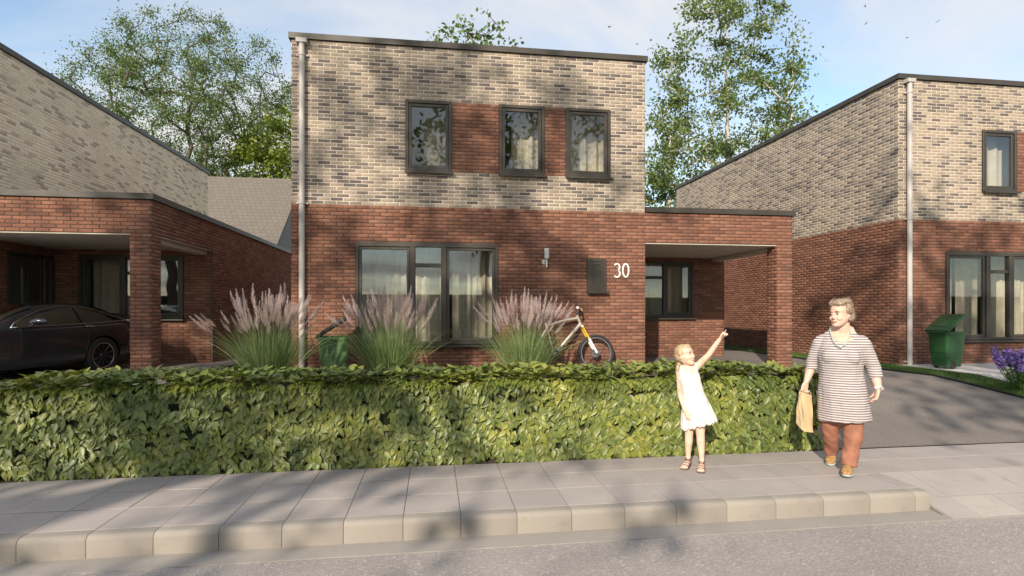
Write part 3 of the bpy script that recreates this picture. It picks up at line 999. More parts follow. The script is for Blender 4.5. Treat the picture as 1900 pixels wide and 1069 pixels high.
# ================================================================== wheelie bins
def wheelie_bin(name, label, loc, rz, lid_open, mbody, mlid, sc=(1, 1, 1)):
    t = thing(name, label, 'bin', loc, rz, None)
    z0, z1 = 0.05, 0.80
    def sec(z):
        k = (z - z0) / (z1 - z0)
        return 0.215 + 0.055 * k, 0.25 + 0.075 * k
    # body: rounded box section, wider at the top
    rings = []; N = 32
    for z in (z0, z0 + 0.02, 0.3, 0.55, z1 - 0.06, z1 - 0.058, z1):
        a, c = sec(z)
        if z > z1 - 0.059: a += 0.018; c += 0.018
        if z == z0: a -= 0.015; c -= 0.015
        R = []
        for k in range(N):
            th = 2 * PI * k / N
            e = 0.28
            cx = math.copysign(abs(math.cos(th)) ** e, math.cos(th)); sy = math.copysign(abs(math.sin(th)) ** e, math.sin(th))
            R.append((a * cx, c * sy, z))
        rings.append(R)
    b = MB(); vs = [p for R in rings for p in R]
    fs = [(i * N + k, i * N + (k + 1) % N, (i + 1) * N + (k + 1) % N, (i + 1) * N + k) for i in range(len(rings) - 1) for k in range(N)]
    fs.append(tuple(range(N - 1, -1, -1)))
    inner = len(vs)
    vs += [(x * 0.92, y * 0.93, z) for x, y, z in rings[-1]]; vs += [(x * 0.85, y * 0.87, 0.35) for x, y, z in rings[-1]]
    L = (len(rings) - 1) * N
    fs += [(L + k, L + (k + 1) % N, inner + (k + 1) % N, inner + k) for k in range(N)]
    fs += [(inner + k, inner + (k + 1) % N, inner + N + (k + 1) % N, inner + N + k) for k in range(N)]
    fs.append(tuple(inner + N + k for k in range(N)))
    b.add(vs, fs); b.obj('body', mbody, t, 'auto')
    # lid hinged at the back (+y)
    b = MB(); b.bbox(-0.285, 0.285, -0.66, 0.02, 0.0, 0.028, 0.012)
    b.bbox(-0.285, -0.262, -0.66, 0.02, -0.035, 0.002, 0.004); b.bbox(0.262, 0.285, -0.66, 0.02, -0.035, 0.002, 0.004); b.bbox(-0.26, 0.26, -0.66, -0.638, -0.035, 0.002, 0.004)
    b.bbox(-0.17, 0.17, -0.56, -0.12, 0.026, 0.04, 0.006)
    lid = b.obj('lid', mlid, t, 'auto'); lid.location = (0, 0.325, z1 + 0.02); lid.rotation_euler = (-lid_open, 0, 0)
    MB().tube([(-0.24, 0.36, z1 - 0.01), (0.24, 0.36, z1 - 0.01)], 0.016, 8).tube([(-0.2, 0.3, z1 - 0.02), (-0.2, 0.36, z1 - 0.01)], 0.014, 6).tube([(0.2, 0.3, z1 - 0.02), (0.2, 0.36, z1 - 0.01)], 0.014, 6).obj('handle', mlid, t, 'auto')
    for s in (-1, 1):
        wb = MB(); M = Matrix.Translation((s * 0.20, 0.06, 0.10)) @ Matrix.Rotation(PI / 2, 4, 'Y')
        wb.lathe([(0.0, -0.025), (0.06, -0.028), (0.09, -0.022), (0.10, -0.01), (0.10, 0.01), (0.09, 0.022), (0.06, 0.028), (0.0, 0.025)], 20, M)
        wb.obj('wheel', M_RUBBER, t, 'auto')
    t.scale = sc
    return t


wheelie_bin('wheelie_bin', 'open green wheelie bin on the terrace beside the drainpipe of the right house', (9.87, 9.42, 0.36), rad(97), rad(30), M_GREENBIN, M_GREENBIN, (0.78, 0.76, 0.90))
wheelie_bin('wheelie_bin', 'dull green bin with raised black lid between two tufts of pampas grass', (-1.66, 9.62, 0.35), rad(94), rad(30), M_DARKBIN, M_BLACK, (0.80, 0.76, 0.88))

# ================================================================== bicycle
M_BIKE = simple('champagne_frame', (0.50, 0.44, 0.38), 0.35, 0.06, 8, metal=0.3)
M_YBIKE = simple('yellow_fork', (0.62, 0.40, 0.03), 0.4, 0.06, 8)
M_SPOKE = simple('spoke_steel', (0.35, 0.35, 0.35), 0.3, 0.1, 8, metal=0.9)
bk = thing('bicycle', 'champagne mountain bike with yellow and white fork leaning on the brick wall', 'bicycle', (3.0, 9.93, 0.35), 0)
R = 0.348; RW = -1.20
def wheel(x):
    wt = MB(); pr = []
    for k in range(13):
        a = 2 * PI * k / 12
        pr.append((R - 0.028 + 0.030 * math.cos(a), 0.027 * math.sin(a)))
    M = Matrix.Translation((x, 0, R)) @ Matrix.Rotation(PI / 2, 4, 'X')
    wt.lathe(pr, 40, M)
    wo = wt.obj('wheel', M_RUBBER, bk, True)
    rm = MB(); rm.lathe([(R - 0.055, 0.011), (R - 0.072, 0.010), (R - 0.076, 0), (R - 0.072, -0.010), (R - 0.055, -0.011)], 40, M); rm.obj('rim', M_SPOKE, wo, 'auto')
    sp = MB()
    for k in range(24):
        a = 2 * PI * k / 24; s_ = 1 if k % 2 else -1
        h = a + 0.5 * (1 if (k // 2) % 2 else -1)
        sp.tube([(x + 0.02 * math.cos(h), 0.022 * s_, R + 0.02 * math.sin(h)), (x + (R - 0.07) * math.cos(a), 0, R + (R - 0.07) * math.sin(a))], 0.0016, 4)
    sp.tube([(x, -0.05, R), (x, 0.05, R)], 0.02, 10)
    sp.obj('spokes', M_SPOKE, wo)
    ds = MB(); ds.lathe([(0.03, -0.035), (0.08, -0.034), (0.08, -0.037), (0.03, -0.038)], 24, M); ds.obj('brake_disc', M_SPOKE, wo)
wheel(0); wheel(RW)
HT, HB = Vector((-0.335, 0, 1.035)), Vector((-0.275, 0, 0.87))
BB = Vector((-0.80, 0, 0.33)); ST = Vector((-0.93, 0, 0.86)); RA = Vector((RW, 0, R))
fr = MB(); fr.tube([HT + Vector((-0.01, 0, .02)), HB], 0.026, 12); fr.tube([HT + Vector((0.0, 0, -0.035)), Vector((-0.60, 0, 0.955)), ST], [0.027, 0.025, 0.02], 10)
fr.tube([HB + Vector((-0.0, 0, 0.03)), BB], [0.032, 0.028], 10); fr.tube([ST + Vector((-.02, 0, 0.06)), BB], 0.02, 10)
for s in (-1, 1):
    fr.tube([ST + Vector((0.01, 0.015 * s, -0.03)), RA + Vector((0, 0.065 * s, 0))], 0.010, 8); fr.tube([BB + Vector((0, 0.03 * s, 0)), RA + Vector((0, 0.065 * s, 0))], 0.012, 8)
fr.tube([BB + Vector((0, -0.04, 0)), BB + Vector((0, 0.04, 0))], 0.025, 10)
fr.obj('frame', M_BIKE, bk, 'auto')
fk = MB(); d = (Vector((0, 0, R)) - HB).normalized(); cr = HB + d * 0.03
fk.tube([cr + Vector((0, -0.07, 0)), cr + Vector((0, 0.07, 0))], 0.024, 10)
for s in (-1, 1): fk.tube([cr + d * 0.26 + Vector((0, 0.062 * s, 0)), Vector((0, 0.062 * s, R))], [0.024, 0.02], 10)
fk.obj('fork', M_WHITE, bk, 'auto')
yk = MB()
for s in (-1, 1): yk.tube([cr + Vector((0, 0.062 * s, 0)), cr + d * 0.28 + Vector((0, 0.062 * s, 0))], 0.019, 10)
yk.obj('fork_stanchion', M_YBIKE, bk, 'auto')
hb = MB(); st = HT + Vector((-0.005, 0, 0.05)); c0 = st + Vector((0.05, 0, 0.055))
hb.tube([st - Vector((0, 0, 0.04)), st + Vector((0.0, 0, 0.02)), c0], 0.021, 10); hb.tube([c0 + Vector((-0.11, -0.31, 0.02)), c0 + Vector((-0.02, -0.12, 0.015)), c0, c0 + Vector((0.01, 0.12, 0.015)), c0 + Vector((0.10, 0.2, 0.02))], 0.016, 8)
hbo = hb.obj('handlebar', M_BLACK, bk, 'auto')
MB().tube([c0 + Vector((-0.125, -0.33, 0.021)), c0 + Vector((-0.07, -0.225, 0.018))], 0.021, 10).obj('grip', M_WHITE, hbo, 'auto')
MB().tube([c0 + Vector((0.02, -0.05, 0.02)), c0 + Vector((0.02, 0.05, 0.02))], 0.024, 8).obj('stem_cap', M_YBIKE, hbo, 'auto')
MB().tube([ST + Vector((0, 0, 0.03)), ST + Vector((-0.04, 0, 0.16))], 0.014, 8).obj('seat_post', M_BLACK, bk, 'auto')
sa = ST + Vector((-0.05, 0, 0.17)); MB().tube([sa + Vector((-0.12, 0, 0.02)), sa + Vector((-0.08, 0, 0.02)), sa + Vector((0.02, 0, 0.005)), sa + Vector((0.14, 0, 0))], [(0.05, 0.015), (0.065, 0.02), (0.03, 0.02), (0.015, 0.012)], 12, flat=(0, 1, 0), rnd=True).obj('saddle', M_BLACK, bk, True)
cs = MB(); M = Matrix.Translation((BB.x, -0.045, BB.z)) @ Matrix.Rotation(PI / 2, 4, 'X'); cs.lathe([(0.05, -0.003), (0.09, -0.003), (0.09, 0.003), (0.05, 0.003), (0.05, -0.003)], 24, M)
cs.tube([(BB.x, -0.06, BB.z), (BB.x + 0.12, -0.07, BB.z - 0.12)], 0.010, 6); cs.tube([(BB.x, 0.06, BB.z), (BB.x - 0.12, 0.07, BB.z + 0.12)], 0.010, 6)
cs.box(BB.x + 0.08, BB.x + 0.17, -0.15, -0.07, BB.z - 0.13, BB.z - 0.11); cs.obj('crankset', M_BLACK, bk)
bk.rotation_euler = (rad(-7), 0, 0)

# ================================================================== car
def car_paint():
    m, t, b, o = newmat('dark_grey_car_paint')
    b.inputs['Base Color'].default_value = (0.030, 0.031, 0.035, 1); b.inputs['Metallic'].default_value = 0.6; b.inputs['Roughness'].default_value = 0.25
    b.inputs['Coat Weight'].default_value = 1.0; b.inputs['Coat Roughness'].default_value = 0.03
    c = ramp(t, nnoise(t, 400, 2), [(0.3, (0.026, 0.029, 0.036)), (0.7, (0.042, 0.046, 0.056))]); t.links.new(c, b.inputs['Base Color'])
    return m


M_CAR = car_paint()
M_CGLASS = glass_mat('car_glass', (0.08, 0.09, 0.10), 0.50)
M_CHROME = simple('chrome_trim', (0.75, 0.75, 0.76), 0.12, 0.02, 8, metal=1.0)
M_RIMC = simple('dark_alloy', (0.06, 0.06, 0.065), 0.3, 0.1, 8, metal=0.8)
M_LIGHTR = simple('red_tail_lamp', (0.22, 0.01, 0.012), 0.15, 0.1, 30, coat=1)
M_LIGHTW = simple('clear_lamp', (0.5, 0.52, 0.55), 0.1, 0.1, 30, coat=1)
CARX, CARY = -5.94, 10.97
car = thing('parked_car', 'dark grey coupe parked nose to the street under the left carport', 'car', (CARX, CARY, 0.35), rad(-15))
# stations: y, half width, belt z, crown z, roof half width (0: no cabin)
ST_ = [(-3.52, 0.50, 0.52, 0.60, 0), (-3.44, 0.66, 0.60, 0.68, 0), (-3.20, 0.78, 0.68, 0.76, 0), (-2.6, 0.825, 0.76, 0.86, 0), (-2.05, 0.83, 0.83, 0.93, 0), (-1.75, 0.83, 0.845, 0.97, 0.66),
       (-1.45, 0.83, 0.85, 1.11, 0.61), (-1.05, 0.83, 0.86, 1.235, 0.565), (-0.6, 0.83, 0.87, 1.28, 0.55), (-0.1, 0.832, 0.885, 1.27, 0.54), (0.2, 0.835, 0.90, 1.215, 0.535), (0.5, 0.83, 0.915, 1.10, 0.55),
       (0.66, 0.80, 0.91, 0.985, 0.58), (0.77, 0.76, 0.89, 0.94, 0), (0.85, 0.69, 0.83, 0.90, 0), (0.90, 0.62, 0.72, 0.78, 0)]
CX = -0.83     # centre line of the body; its left flank is at x = 0


def sect(y, wd, zb, zc, wr):
    lo = 0.20 if -3.3 < y < 0.8 else 0.28
    p = [(0, lo), (wd * 0.86, lo), (wd * 0.955, lo + 0.05), (wd * 0.985, lo + 0.18), (wd * 0.992, 0.50), (wd * 1.0, min(0.66, zb - 0.06)), (wd * 0.985, zb - 0.03), (wd * 0.955, zb)]
    if wr:
        h = zc - zb
        p += [(wd * 0.935, zb + 0.02), (wr + (wd * 0.93 - wr) * 0.50, zb + h * 0.47), (wr + 0.01, zc - 0.065), (wr - 0.05, zc - 0.02), (wr * 0.5, zc - 0.004), (0, zc)]
    else:
        p += [(wd * 0.91, zb + 0.018), (wd * 0.84, zb + (zc - zb) * 0.45), (wd * 0.74, zb + (zc - zb) * 0.68), (wd * 0.6, zb + (zc - zb) * 0.86), (wd * 0.3, zc - 0.004), (0, zc)]
    return p


secs = [sect(*s) for s in ST_]
NP = len(secs[0])
vs = []
for (y, *_), p in zip(ST_, secs):
    vs += [(CX + x, y, z) for x, z in p] + [(CX - x, y, z) for x, z in p[1:-1][::-1]]
NR = 2 * NP - 2
fs = [(i * NR + k, i * NR + (k + 1) % NR, (i + 1) * NR + (k + 1) % NR, (i + 1) * NR + k) for i in range(len(ST_) - 1) for k in range(NR)]
fs.append(tuple(range(NR - 1, -1, -1))); fs.append(tuple((len(ST_) - 1) * NR + k for k in range(NR)))
b = MB(); b.add(vs, fs)
body = b.obj('body', M_CAR)
bm = bmesh.new(); bm.from_mesh(body.data); bmesh.ops.recalc_face_normals(bm, faces=bm.faces); bm.to_mesh(body.data); bm.free()
sub = body.modifiers.new('s', 'SUBSURF'); sub.levels = 2; sub.render_levels = 2
cut = MB()
for yy in (0, -2.6):
    for xx in (0.0, 2 * CX):
        M = Matrix.Translation((xx, yy, 0.325)) @ Matrix.Rotation(PI / 2, 4, 'Y'); cut.lathe([(0.0, -0.24), (0.365, -0.24), (0.365, 0.24), (0.0, 0.24)], 40, M)
cuto = cut.obj('cut', M_BLACK)
bm = bmesh.new(); bm.from_mesh(cuto.data); bmesh.ops.remove_doubles(bm, verts=bm.verts, dist=1e-5); bmesh.ops.recalc_face_normals(bm, faces=bm.faces); bm.to_mesh(cuto.data); bm.free()
bo = body.modifiers.new('b', 'BOOLEAN'); bo.object = cuto; bo.operation = 'DIFFERENCE'; bo.solver = 'EXACT'
dg = bpy.context.evaluated_depsgraph_get(); me = bpy.data.meshes.new_from_object(body.evaluated_get(dg))
body.modifiers.clear(); body.data = me; body.parent = car
me.polygons.foreach_set('use_smooth', [True] * len(me.polygons)); me.set_sharp_from_angle(angle=rad(35))
bpy.data.objects.remove(cuto)


def sec_pt(y, j, side, out=0.012):
    """point j of the section at y, pushed outwards"""
    for i in range(len(ST_) - 1):
        if ST_[i][0] <= y <= ST_[i + 1][0]:
            f = (y - ST_[i][0]) / (ST_[i + 1][0] - ST_[i][0]); a, c = secs[i], secs[i + 1]
            q = lambda jj: (a[jj][0] + (c[jj][0] - a[jj][0]) * f, a[jj][1] + (c[jj][1] - a[jj][1]) * f)
            j0 = int(j); g = j - j0; p0 = q(j0); p1 = q(min(j0 + 1, NP - 1)); x, z = p0[0] + (p1[0] - p0[0]) * g, p0[1] + (p1[1] - p0[1]) * g
            n = Vector((p1[1] - p0[1], 0, -(p1[0] - p0[0])))
            if n.length > 0: n.normalize()
            return Vector((CX + side * (x + n.x * out), y, z + n.z * out))


for side in (1, -1):
    for (ya, yb, fa, fb) in ((-1.52, -0.42, 0.25, 1.0), (-0.38, 0.50, 1.0, 0.12)):
        b = MB(); n = 14; rows = 5; g = []
        for i in range(n + 1):
            y = ya + (yb - ya) * i / n
            k = fa + (fb - fa) * i / n; top = 8.12 + (9.85 - 8.12) * min(1, (k ** 0.6))
            g.append([sec_pt(y, 8.08 + (top - 8.08) * q / rows, side) for q in range(rows + 1)])
        for i in range(n):
            for q in range(rows): b.add([g[i][q], g[i + 1][q], g[i + 1][q + 1], g[i][q + 1]], [(0, 1, 2, 3)])
        b.obj('side_window', M_CGLASS, car, True)
    tr = MB(); tr.tube([sec_pt(-1.62 + 2.2 * i / 20, 8.02, side, 0.014) for i in range(21)], 0.007, 6)
    tr.tube([sec_pt(-1.62 + 2.2 * i / 20, 8.06 + 1.9 * max(0, math.sin(PI * i / 20)) ** 0.45, side, 0.014) for i in range(21)], 0.006, 6)
    tr.obj('window_trim', M_CHROME, car, True)
    hd = MB(); p = sec_pt(-0.28, 6.0, side, 0.02); hd.tube([p + Vector((0, -0.09, 0)), p, p + Vector((0, 0.09, 0))], [0.010, 0.014, 0.010], 8, rnd=True); hd.obj('door_handle', M_CHROME, car, True)
    mi = MB(); p = sec_pt(-1.33, 8.0, side, 0.02); mi.tube([p, p + Vector((side * 0.09, 0, 0.05))], 0.014, 8)
    mi.tube([p + Vector((side * 0.07, 0, 0.08)), p + Vector((side * 0.15, 0.01, 0.085)), p + Vector((side * 0.23, 0.03, 0.08))], [(0.055, 0.045), (0.07, 0.058), (0.05, 0.045)], 12, rnd=True)
    mi.obj('wing_mirror', M_CAR, car, True)
    dl = MB(); dl.tube([sec_pt(-0.36 + 0.04 * math.sin(q * 0.5), 3.2 + (7.9 - 3.2) * q / 8, side, 0.001) for q in range(9)], 0.004, 4); dl.obj('door_seam', M_BLACK, car)
    dl = MB(); dl.tube([sec_pt(-1.50, 3.2 + (7.9 - 3.2) * q / 8, side, 0.001) for q in range(9)], 0.004, 4); dl.obj('door_seam', M_BLACK, car)
    b = MB(); b.tube([sec_pt(0.72, 7.6, side, 0.006), sec_pt(0.82, 7.9, side, 0.006), sec_pt(0.87, 9.5, side, 0.006)], [(0.02, 0.05), (0.03, 0.06), (0.03, 0.05)], 10, rnd=True); b.obj('tail_light', M_LIGHTR, car, True)
    b = MB(); b.tube([sec_pt(-3.15, 7.0, side, 0.0), sec_pt(-3.38, 7.6, side, 0.0)], [(0.03, 0.06), (0.03, 0.06)], 10, rnd=True); b.obj('headlight', M_LIGHTW, car, True)
    for yy in (0, -2.6):
        x = CX + side * (0.83 - 0.10)
        M = Matrix.Translation((x, yy, 0.325)) @ Matrix.Rotation(PI / 2 * side, 4, 'Y')
        wb = MB(); wb.lathe([(0.225, 0.06), (0.235, 0.095), (0.29, 0.105), (0.318, 0.09), (0.325, 0.06), (0.325, -0.09), (0.30, -0.11), (0.225, -0.10)], 40, M); wo = wb.obj('wheel', M_RUBBER, car, True)
        r_ = MB(); r_.lathe([(0.232, 0.09), (0.22, 0.088), (0.212, 0.06), (0.205, 0.0), (0.0, -0.02)], 40, M); r_.obj('rim', M_BLACK, wo, 'auto')
        r2 = MB()
        for k in range(10):
            a = 2 * PI * k / 10
            for da in (-0.055, 0.055):
                r2.tube([M @ Vector((0.04 * math.cos(a), 0.04 * math.sin(a), 0.06)), M @ Vector((0.13 * math.cos(a + da * .6), 0.13 * math.sin(a + da * .6), 0.072)), M @ Vector((0.222 * math.cos(a + da), 0.222 * math.sin(a + da), 0.08))], 0.009, 6)
        r2.lathe([(0.0, 0.078), (0.035, 0.075), (0.05, 0.055)], 16, M); r2.obj('rim_spokes', M_RIMC, wo, 'auto')
        r3 = MB(); r3.lathe([(0.218, 0.088), (0.226, 0.095), (0.233, 0.09)], 40, M); r3.obj('rim_edge', M_CHROME, wo, True)
for nm, (ya, yb) in (('windscreen', (-2.0, -1.08)), ('rear_window', (0.16, 0.70))):
    b = MB(); g = []
    for i in range(7):
        y = ya + (yb - ya) * i / 6
        L = [sec_pt(y, j, 1, 0.010) for j in (10.6, 11.3, 12, 12.6, 13)]; Rr = [sec_pt(y, j, -1, 0.010) for j in (10.6, 11.3, 12, 12.6)]
        g.append(L + Rr[::-1])
    for i in range(6):
        for q in range(8): b.add([g[i][q], g[i + 1][q], g[i + 1][q + 1], g[i][q + 1]], [(0, 1, 2, 3)])
    b.obj(nm, M_CGLASS, car, True)
b = MB(); b.tube([(CX - 0.3, -3.53, 0.50), (CX, -3.55, 0.50), (CX + 0.3, -3.53, 0.50)], [(0.05, 0.02)] * 3, 10, flat=(0, 0, 1)); b.obj('grille', M_BLACK, car)

# ================================================================== hedge
HX0, HX1, HY0, HY1, HH = -4.02, 4.08, 5.42, 6.12, 0.84
hedge = thing('hedge', 'clipped leafy green hedge along the pavement with bright overlapping leaves', 'hedge', (0, 5.4, 0))
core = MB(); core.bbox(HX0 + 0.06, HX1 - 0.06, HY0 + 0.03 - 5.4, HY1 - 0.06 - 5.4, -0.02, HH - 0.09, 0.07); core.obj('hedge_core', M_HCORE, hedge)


def leaf_geom(fold=0.35, droop=0.25, wid=0.54):
    """unit leaf along +y, normal +z; returns verts, quads, along"""
    ts = [(0.0, 0.02), (0.14, 0.27), (0.36, 0.48), (0.64, 0.36), (0.84, 0.15), (1.0, 0.012)]
    v = []; al = []
    for t_, w_ in ts:
        hw = w_ * wid
        zc = -droop * t_ * t_
        v += [(-hw, t_, zc + fold * hw), (0, t_, zc), (hw, t_, zc + fold * hw)]; al += [t_] * 3
    f = []
    for i in range(len(ts) - 1):
        a = i * 3
        f += [(a, a + 1, a + 4, a + 3), (a + 1, a + 2, a + 5, a + 4)]
    return np.array(v), np.array(f), np.array(al)


nr = np.random.RandomState(5)
LVAR = [leaf_geom(fo, dr, wi) for fo, dr, wi in ((0.25, 0.16, 0.52), (0.45, 0.28, 0.46), (0.15, 0.34, 0.48), (0.35, 0.10, 0.56))]


def hedge_leaf_frames():
    out_ = []
    def cluster(p, n, down):
        """whorl of leaves round a shoot tip at p; n: outward normal; down: preferred drop direction"""
        side = np.cross(n, down); side /= np.linalg.norm(side)
        k = nr.randint(4, 6)
        a0 = nr.uniform(-0.3, 0.3)
        for i in range(k):
            a = a0 + (i - (k - 1) / 2) * (1.55 / (k - 1)) + nr.normal(0, 0.2)
            d = down * math.cos(a) + side * math.sin(a) + n * nr.uniform(0.15, 0.55)
            d /= np.linalg.norm(d)
            nn = n + down * nr.uniform(-0.65, -0.05) + nr.normal(0, 0.22, 3)
            nn -= d * nn.dot(d); nn /= np.linalg.norm(nn)
            out_.append((p + nr.normal(0, 0.008, 3), d, nn, nr.uniform(0.066, 0.116)))
    dz = np.array([0, 0, -1.0])
    bulge = lambda x, z: 0.028 * noise.noise(Vector((x * 1.6, z * 2.2, 3.3))) + 0.035 * noise.noise(Vector((x * 4.5, z * 5, 1.3)))
    topn = lambda x: 0.022 * noise.noise(Vector((x * 1.1, 0, 7.7))) + 0.02 * noise.noise(Vector((x * 4, 2, 7.7)))
    x = HX0
    # front face
    for i in range(2500):
        x = nr.uniform(HX0, HX1); z = nr.uniform(0.06, HH - 0.03)
        cluster(np.array([x, HY0 - bulge(x, z) * 1.0 + nr.uniform(0, 0.03) - 0.02, z]), np.array([0, -1.0, 0.05]), dz)
    for i in range(330):   # low skirt
        x = nr.uniform(HX0, HX1); z = nr.uniform(0.02, 0.15)
        cluster(np.array([x, HY0 - 0.03 + nr.uniform(-0.02, 0.03), z]), np.array([0, -1.0, 0.05]), dz)
    for i in range(420):   # rounded front shoulder
        x = nr.uniform(HX0, HX1); a = nr.uniform(0.1, 1.2)
        cluster(np.array([x, HY0 + 0.05 - 0.09 * math.cos(a), HH - 0.10 + 0.09 * math.sin(a) + topn(x)]), np.array([0, -math.cos(a), math.sin(a)]), np.array([0, -math.sin(a), -math.cos(a)]))
    # ends
    for X, s in ((HX1, 1), (HX0, -1)):
        for i in range(170):
            y = nr.uniform(HY0, HY1); z = nr.uniform(0.05, HH)
            cluster(np.array([X + s * bulge(y, z), y, z]), np.array([s * 1.0, 0, 0.05]), dz)
    # top: leaves lie out flat, pointing up and outwards
    for i in range(1150):
        x = nr.uniform(HX0 - 0.02, HX1 + 0.02); y = HY0 - 0.06 + (HY1 - HY0 + 0.06) * nr.uniform(0, 1) ** 1.25
        e = max(0, 1 - (HX1 - x) / 0.35) + max(0, 1 - (x - HX0) / 0.5)
        p = np.array([x, y, HH + topn(x) + nr.uniform(-0.03, 0.035) - 0.10 * e * e])
        a0 = nr.uniform(0, 6.28); k = nr.randint(4, 6)
        for q in range(k):
            a = a0 + q * 6.28 / k + nr.normal(0, 0.2)
            d = np.array([math.cos(a), math.sin(a) - 0.25, nr.uniform(0.05, 1.05)]); d /= np.linalg.norm(d)
            nn = np.array([0, 0, 1.0]) + nr.normal(0, 0.25, 3); nn -= d * nn.dot(d); nn /= np.linalg.norm(nn)
            out_.append((p, d, nn, nr.uniform(0.07, 0.125)))
    for i in range(260):   # back
        x = nr.uniform(HX0, HX1); z = nr.uniform(0.4, HH)
        cluster(np.array([x, HY1, z]), np.array([0, 1.0, 0.05]), dz)
    return out_


frames = hedge_leaf_frames()
LM = []
for v, f, al in LVAR: LM.append(fast_mesh('leaf', v, f, M_HEDGE, True, al))
# the 300 whorls' leaves that show largest: on the front face, nearest and turned to the street
def leaf_rank(fr_):
    p, d, n, s = fr_
    q = proj(p + d * s * 0.5)
    if not q or not (10 < q[0] < 1890) or p[1] > HY0 + 0.01 or p[2] < 0.15 or 1250 < q[0] < 1340: return 0
    vdir = np.array([0, 0, 1.5]) - p; vdir /= np.linalg.norm(vdir)
    return s * s * max(0, n.dot(vdir)) / q[2] ** 2 * (1.3 if p[1] < HY0 - 0.03 else 0.4)


order = sorted(range(len(frames)), key=lambda i: -leaf_rank(frames[i]))
single = set(order[:300])
V, F, A = [], [], []; cnt = 0
for i, (p, d, n, s) in enumerate(frames):
    sx = np.cross(d, n)
    k = i % 4
    if i in single:
        o = link('leaf', LM[k], hedge)
        o.matrix_local = Matrix(((sx[0] * s, d[0] * s, n[0] * s, p[0]), (sx[1] * s, d[1] * s, n[1] * s, p[1] - 5.4), (sx[2] * s, d[2] * s, n[2] * s, p[2]), (0, 0, 0, 1)))
        continue
    v, f, al = LVAR[k]
    w_ = (v[:, :1] * sx + v[:, 1:2] * d + v[:, 2:] * n) * s + p - np.array([0, 5.4, 0])
    V.append(w_); F.append(f + cnt); A.append(al); cnt += len(v)
o = link('foliage', fast_mesh('foliage', np.vstack(V), np.vstack(F), M_HEDGE, True, np.concatenate(A)), hedge); o['kind'] = 'stuff'


# ================================================================== tufts of plumed grass
def plume_mesh(seed):
    r = np.random.RandomState(seed); V = []; F = []; n = 0
    L = 0.34
    for i in range(170):
        t_ = r.uniform(0.05, 1.0); a = r.uniform(0, 6.28)
        c = np.array([0.05 * t_ ** 2, 0, t_ * L]); ln = (0.12 * (1 - t_) ** 0.8 + 0.014) * r.uniform(0.6, 1.2)
        d = np.array([math.cos(a) * 0.36 + 0.18, math.sin(a) * 0.36, 1.0]); d /= np.linalg.norm(d)
        s = np.cross(d, r.normal(0, 1, 3)); s /= np.linalg.norm(s); w_ = 0.0016
        e = c + d * ln; m_ = c + d * ln * 0.5 + np.array([0, 0, 0.004])
        V += [c - s * w_ * .5, c + s * w_ * .5, e, m_ + s * w_ * 1.4]; F.append((n, n + 1, n + 3, n + 2)); n += 4
    return fast_mesh('plume', np.array(V), np.array(F), M_PLUME)


PLUMES = [plume_mesh(s) for s in range(4)]


def reed_tuft(label, x, y, z, seed, hgt=1.0, rad_=0.62, np_=85):
    r = np.random.RandomState(seed)
    t = thing('ornamental_grass', label, 'ornamental grass', (x, y, z), 0, 'tufts of plumed grass between hedge and house')
    V, F = [], []; n = 0
    def blade(a, lean, L, w_, base, stem=False):
        nonlocal n
        seg = 6; P = []
        for i in range(seg + 1):
            q = i / seg
            rr = lean * (q ** 1.35) * L; zz_ = L * q * (1 - 0.30 * lean * q * q)
            P.append(np.array([base[0] + math.cos(a) * rr, base[1] + math.sin(a) * rr, zz_]))
        s = np.array([-math.sin(a), math.cos(a), 0]) * 0.75 + r.normal(0, 0.45, 3); s /= np.linalg.norm(s)
        for i in range(seg + 1):
            ww = w_ * ((1 - (i / seg) ** 2.2) * 0.9 + 0.1)
            V.append(P[i] - s * ww); V.append(P[i] + s * ww)
            if i: F.append((n + 2 * i - 2, n + 2 * i - 1, n + 2 * i + 1, n + 2 * i))
        n += 2 * (seg + 1)
        return P
    for i in range(1000):
        a = r.uniform(0, 6.28); lean = abs(r.normal(0.38, 0.27)); L = r.uniform(0.66, 1.12) * hgt
        q = 0.26 * math.sqrt(r.uniform(0, 1)) ; b_ = (math.cos(a) * q, math.sin(a) * q)
        blade(a + r.normal(0, 0.3), lean, L, r.uniform(0.0022, 0.0052), b_)
    tips = []
    for i in range(np_):
        a = r.uniform(0, 6.28); lean = abs(r.normal(0.22, 0.16)); L = r.uniform(0.88, 1.26) * hgt
        q = r.uniform(0, 0.2)
        P = blade(a, lean, L, 0.0022, (math.cos(a) * q, math.sin(a) * q))
        d = P[-1] - P[-2]; tips.append((P[-1] - d * 0.5, d / np.linalg.norm(d), a))
    o = link('blades', fast_mesh('blades', np.array(V), np.array(F), M_REED), t); o['kind'] = 'stuff'
    for i, (p, d, a) in enumerate(tips):
        o = link('plume', PLUMES[i % 4], t)
        o.location = tuple(p); q = Vector((0.35 * math.cos(a) * .4 + d[0], 0.35 * math.sin(a) * .4 + d[1], d[2])).to_track_quat('Z', 'X')
        o.rotation_euler = q.to_euler(); k = r.uniform(0.75, 1.15); o.scale = (k, k, k)
    return t


reed_tuft('leftmost tuft of plumed grass in front of the drainpipe of the middle house', -2.42, 8.55, 0.34, 1, 1.04)
reed_tuft('middle tuft of plumed grass below the wide ground floor window', -0.66, 8.5, 0.34, 2, 1.06)
reed_tuft('rightmost tuft of plumed grass in front of the rear of the bicycle', 1.42, 8.6, 0.34, 3, 1.04)

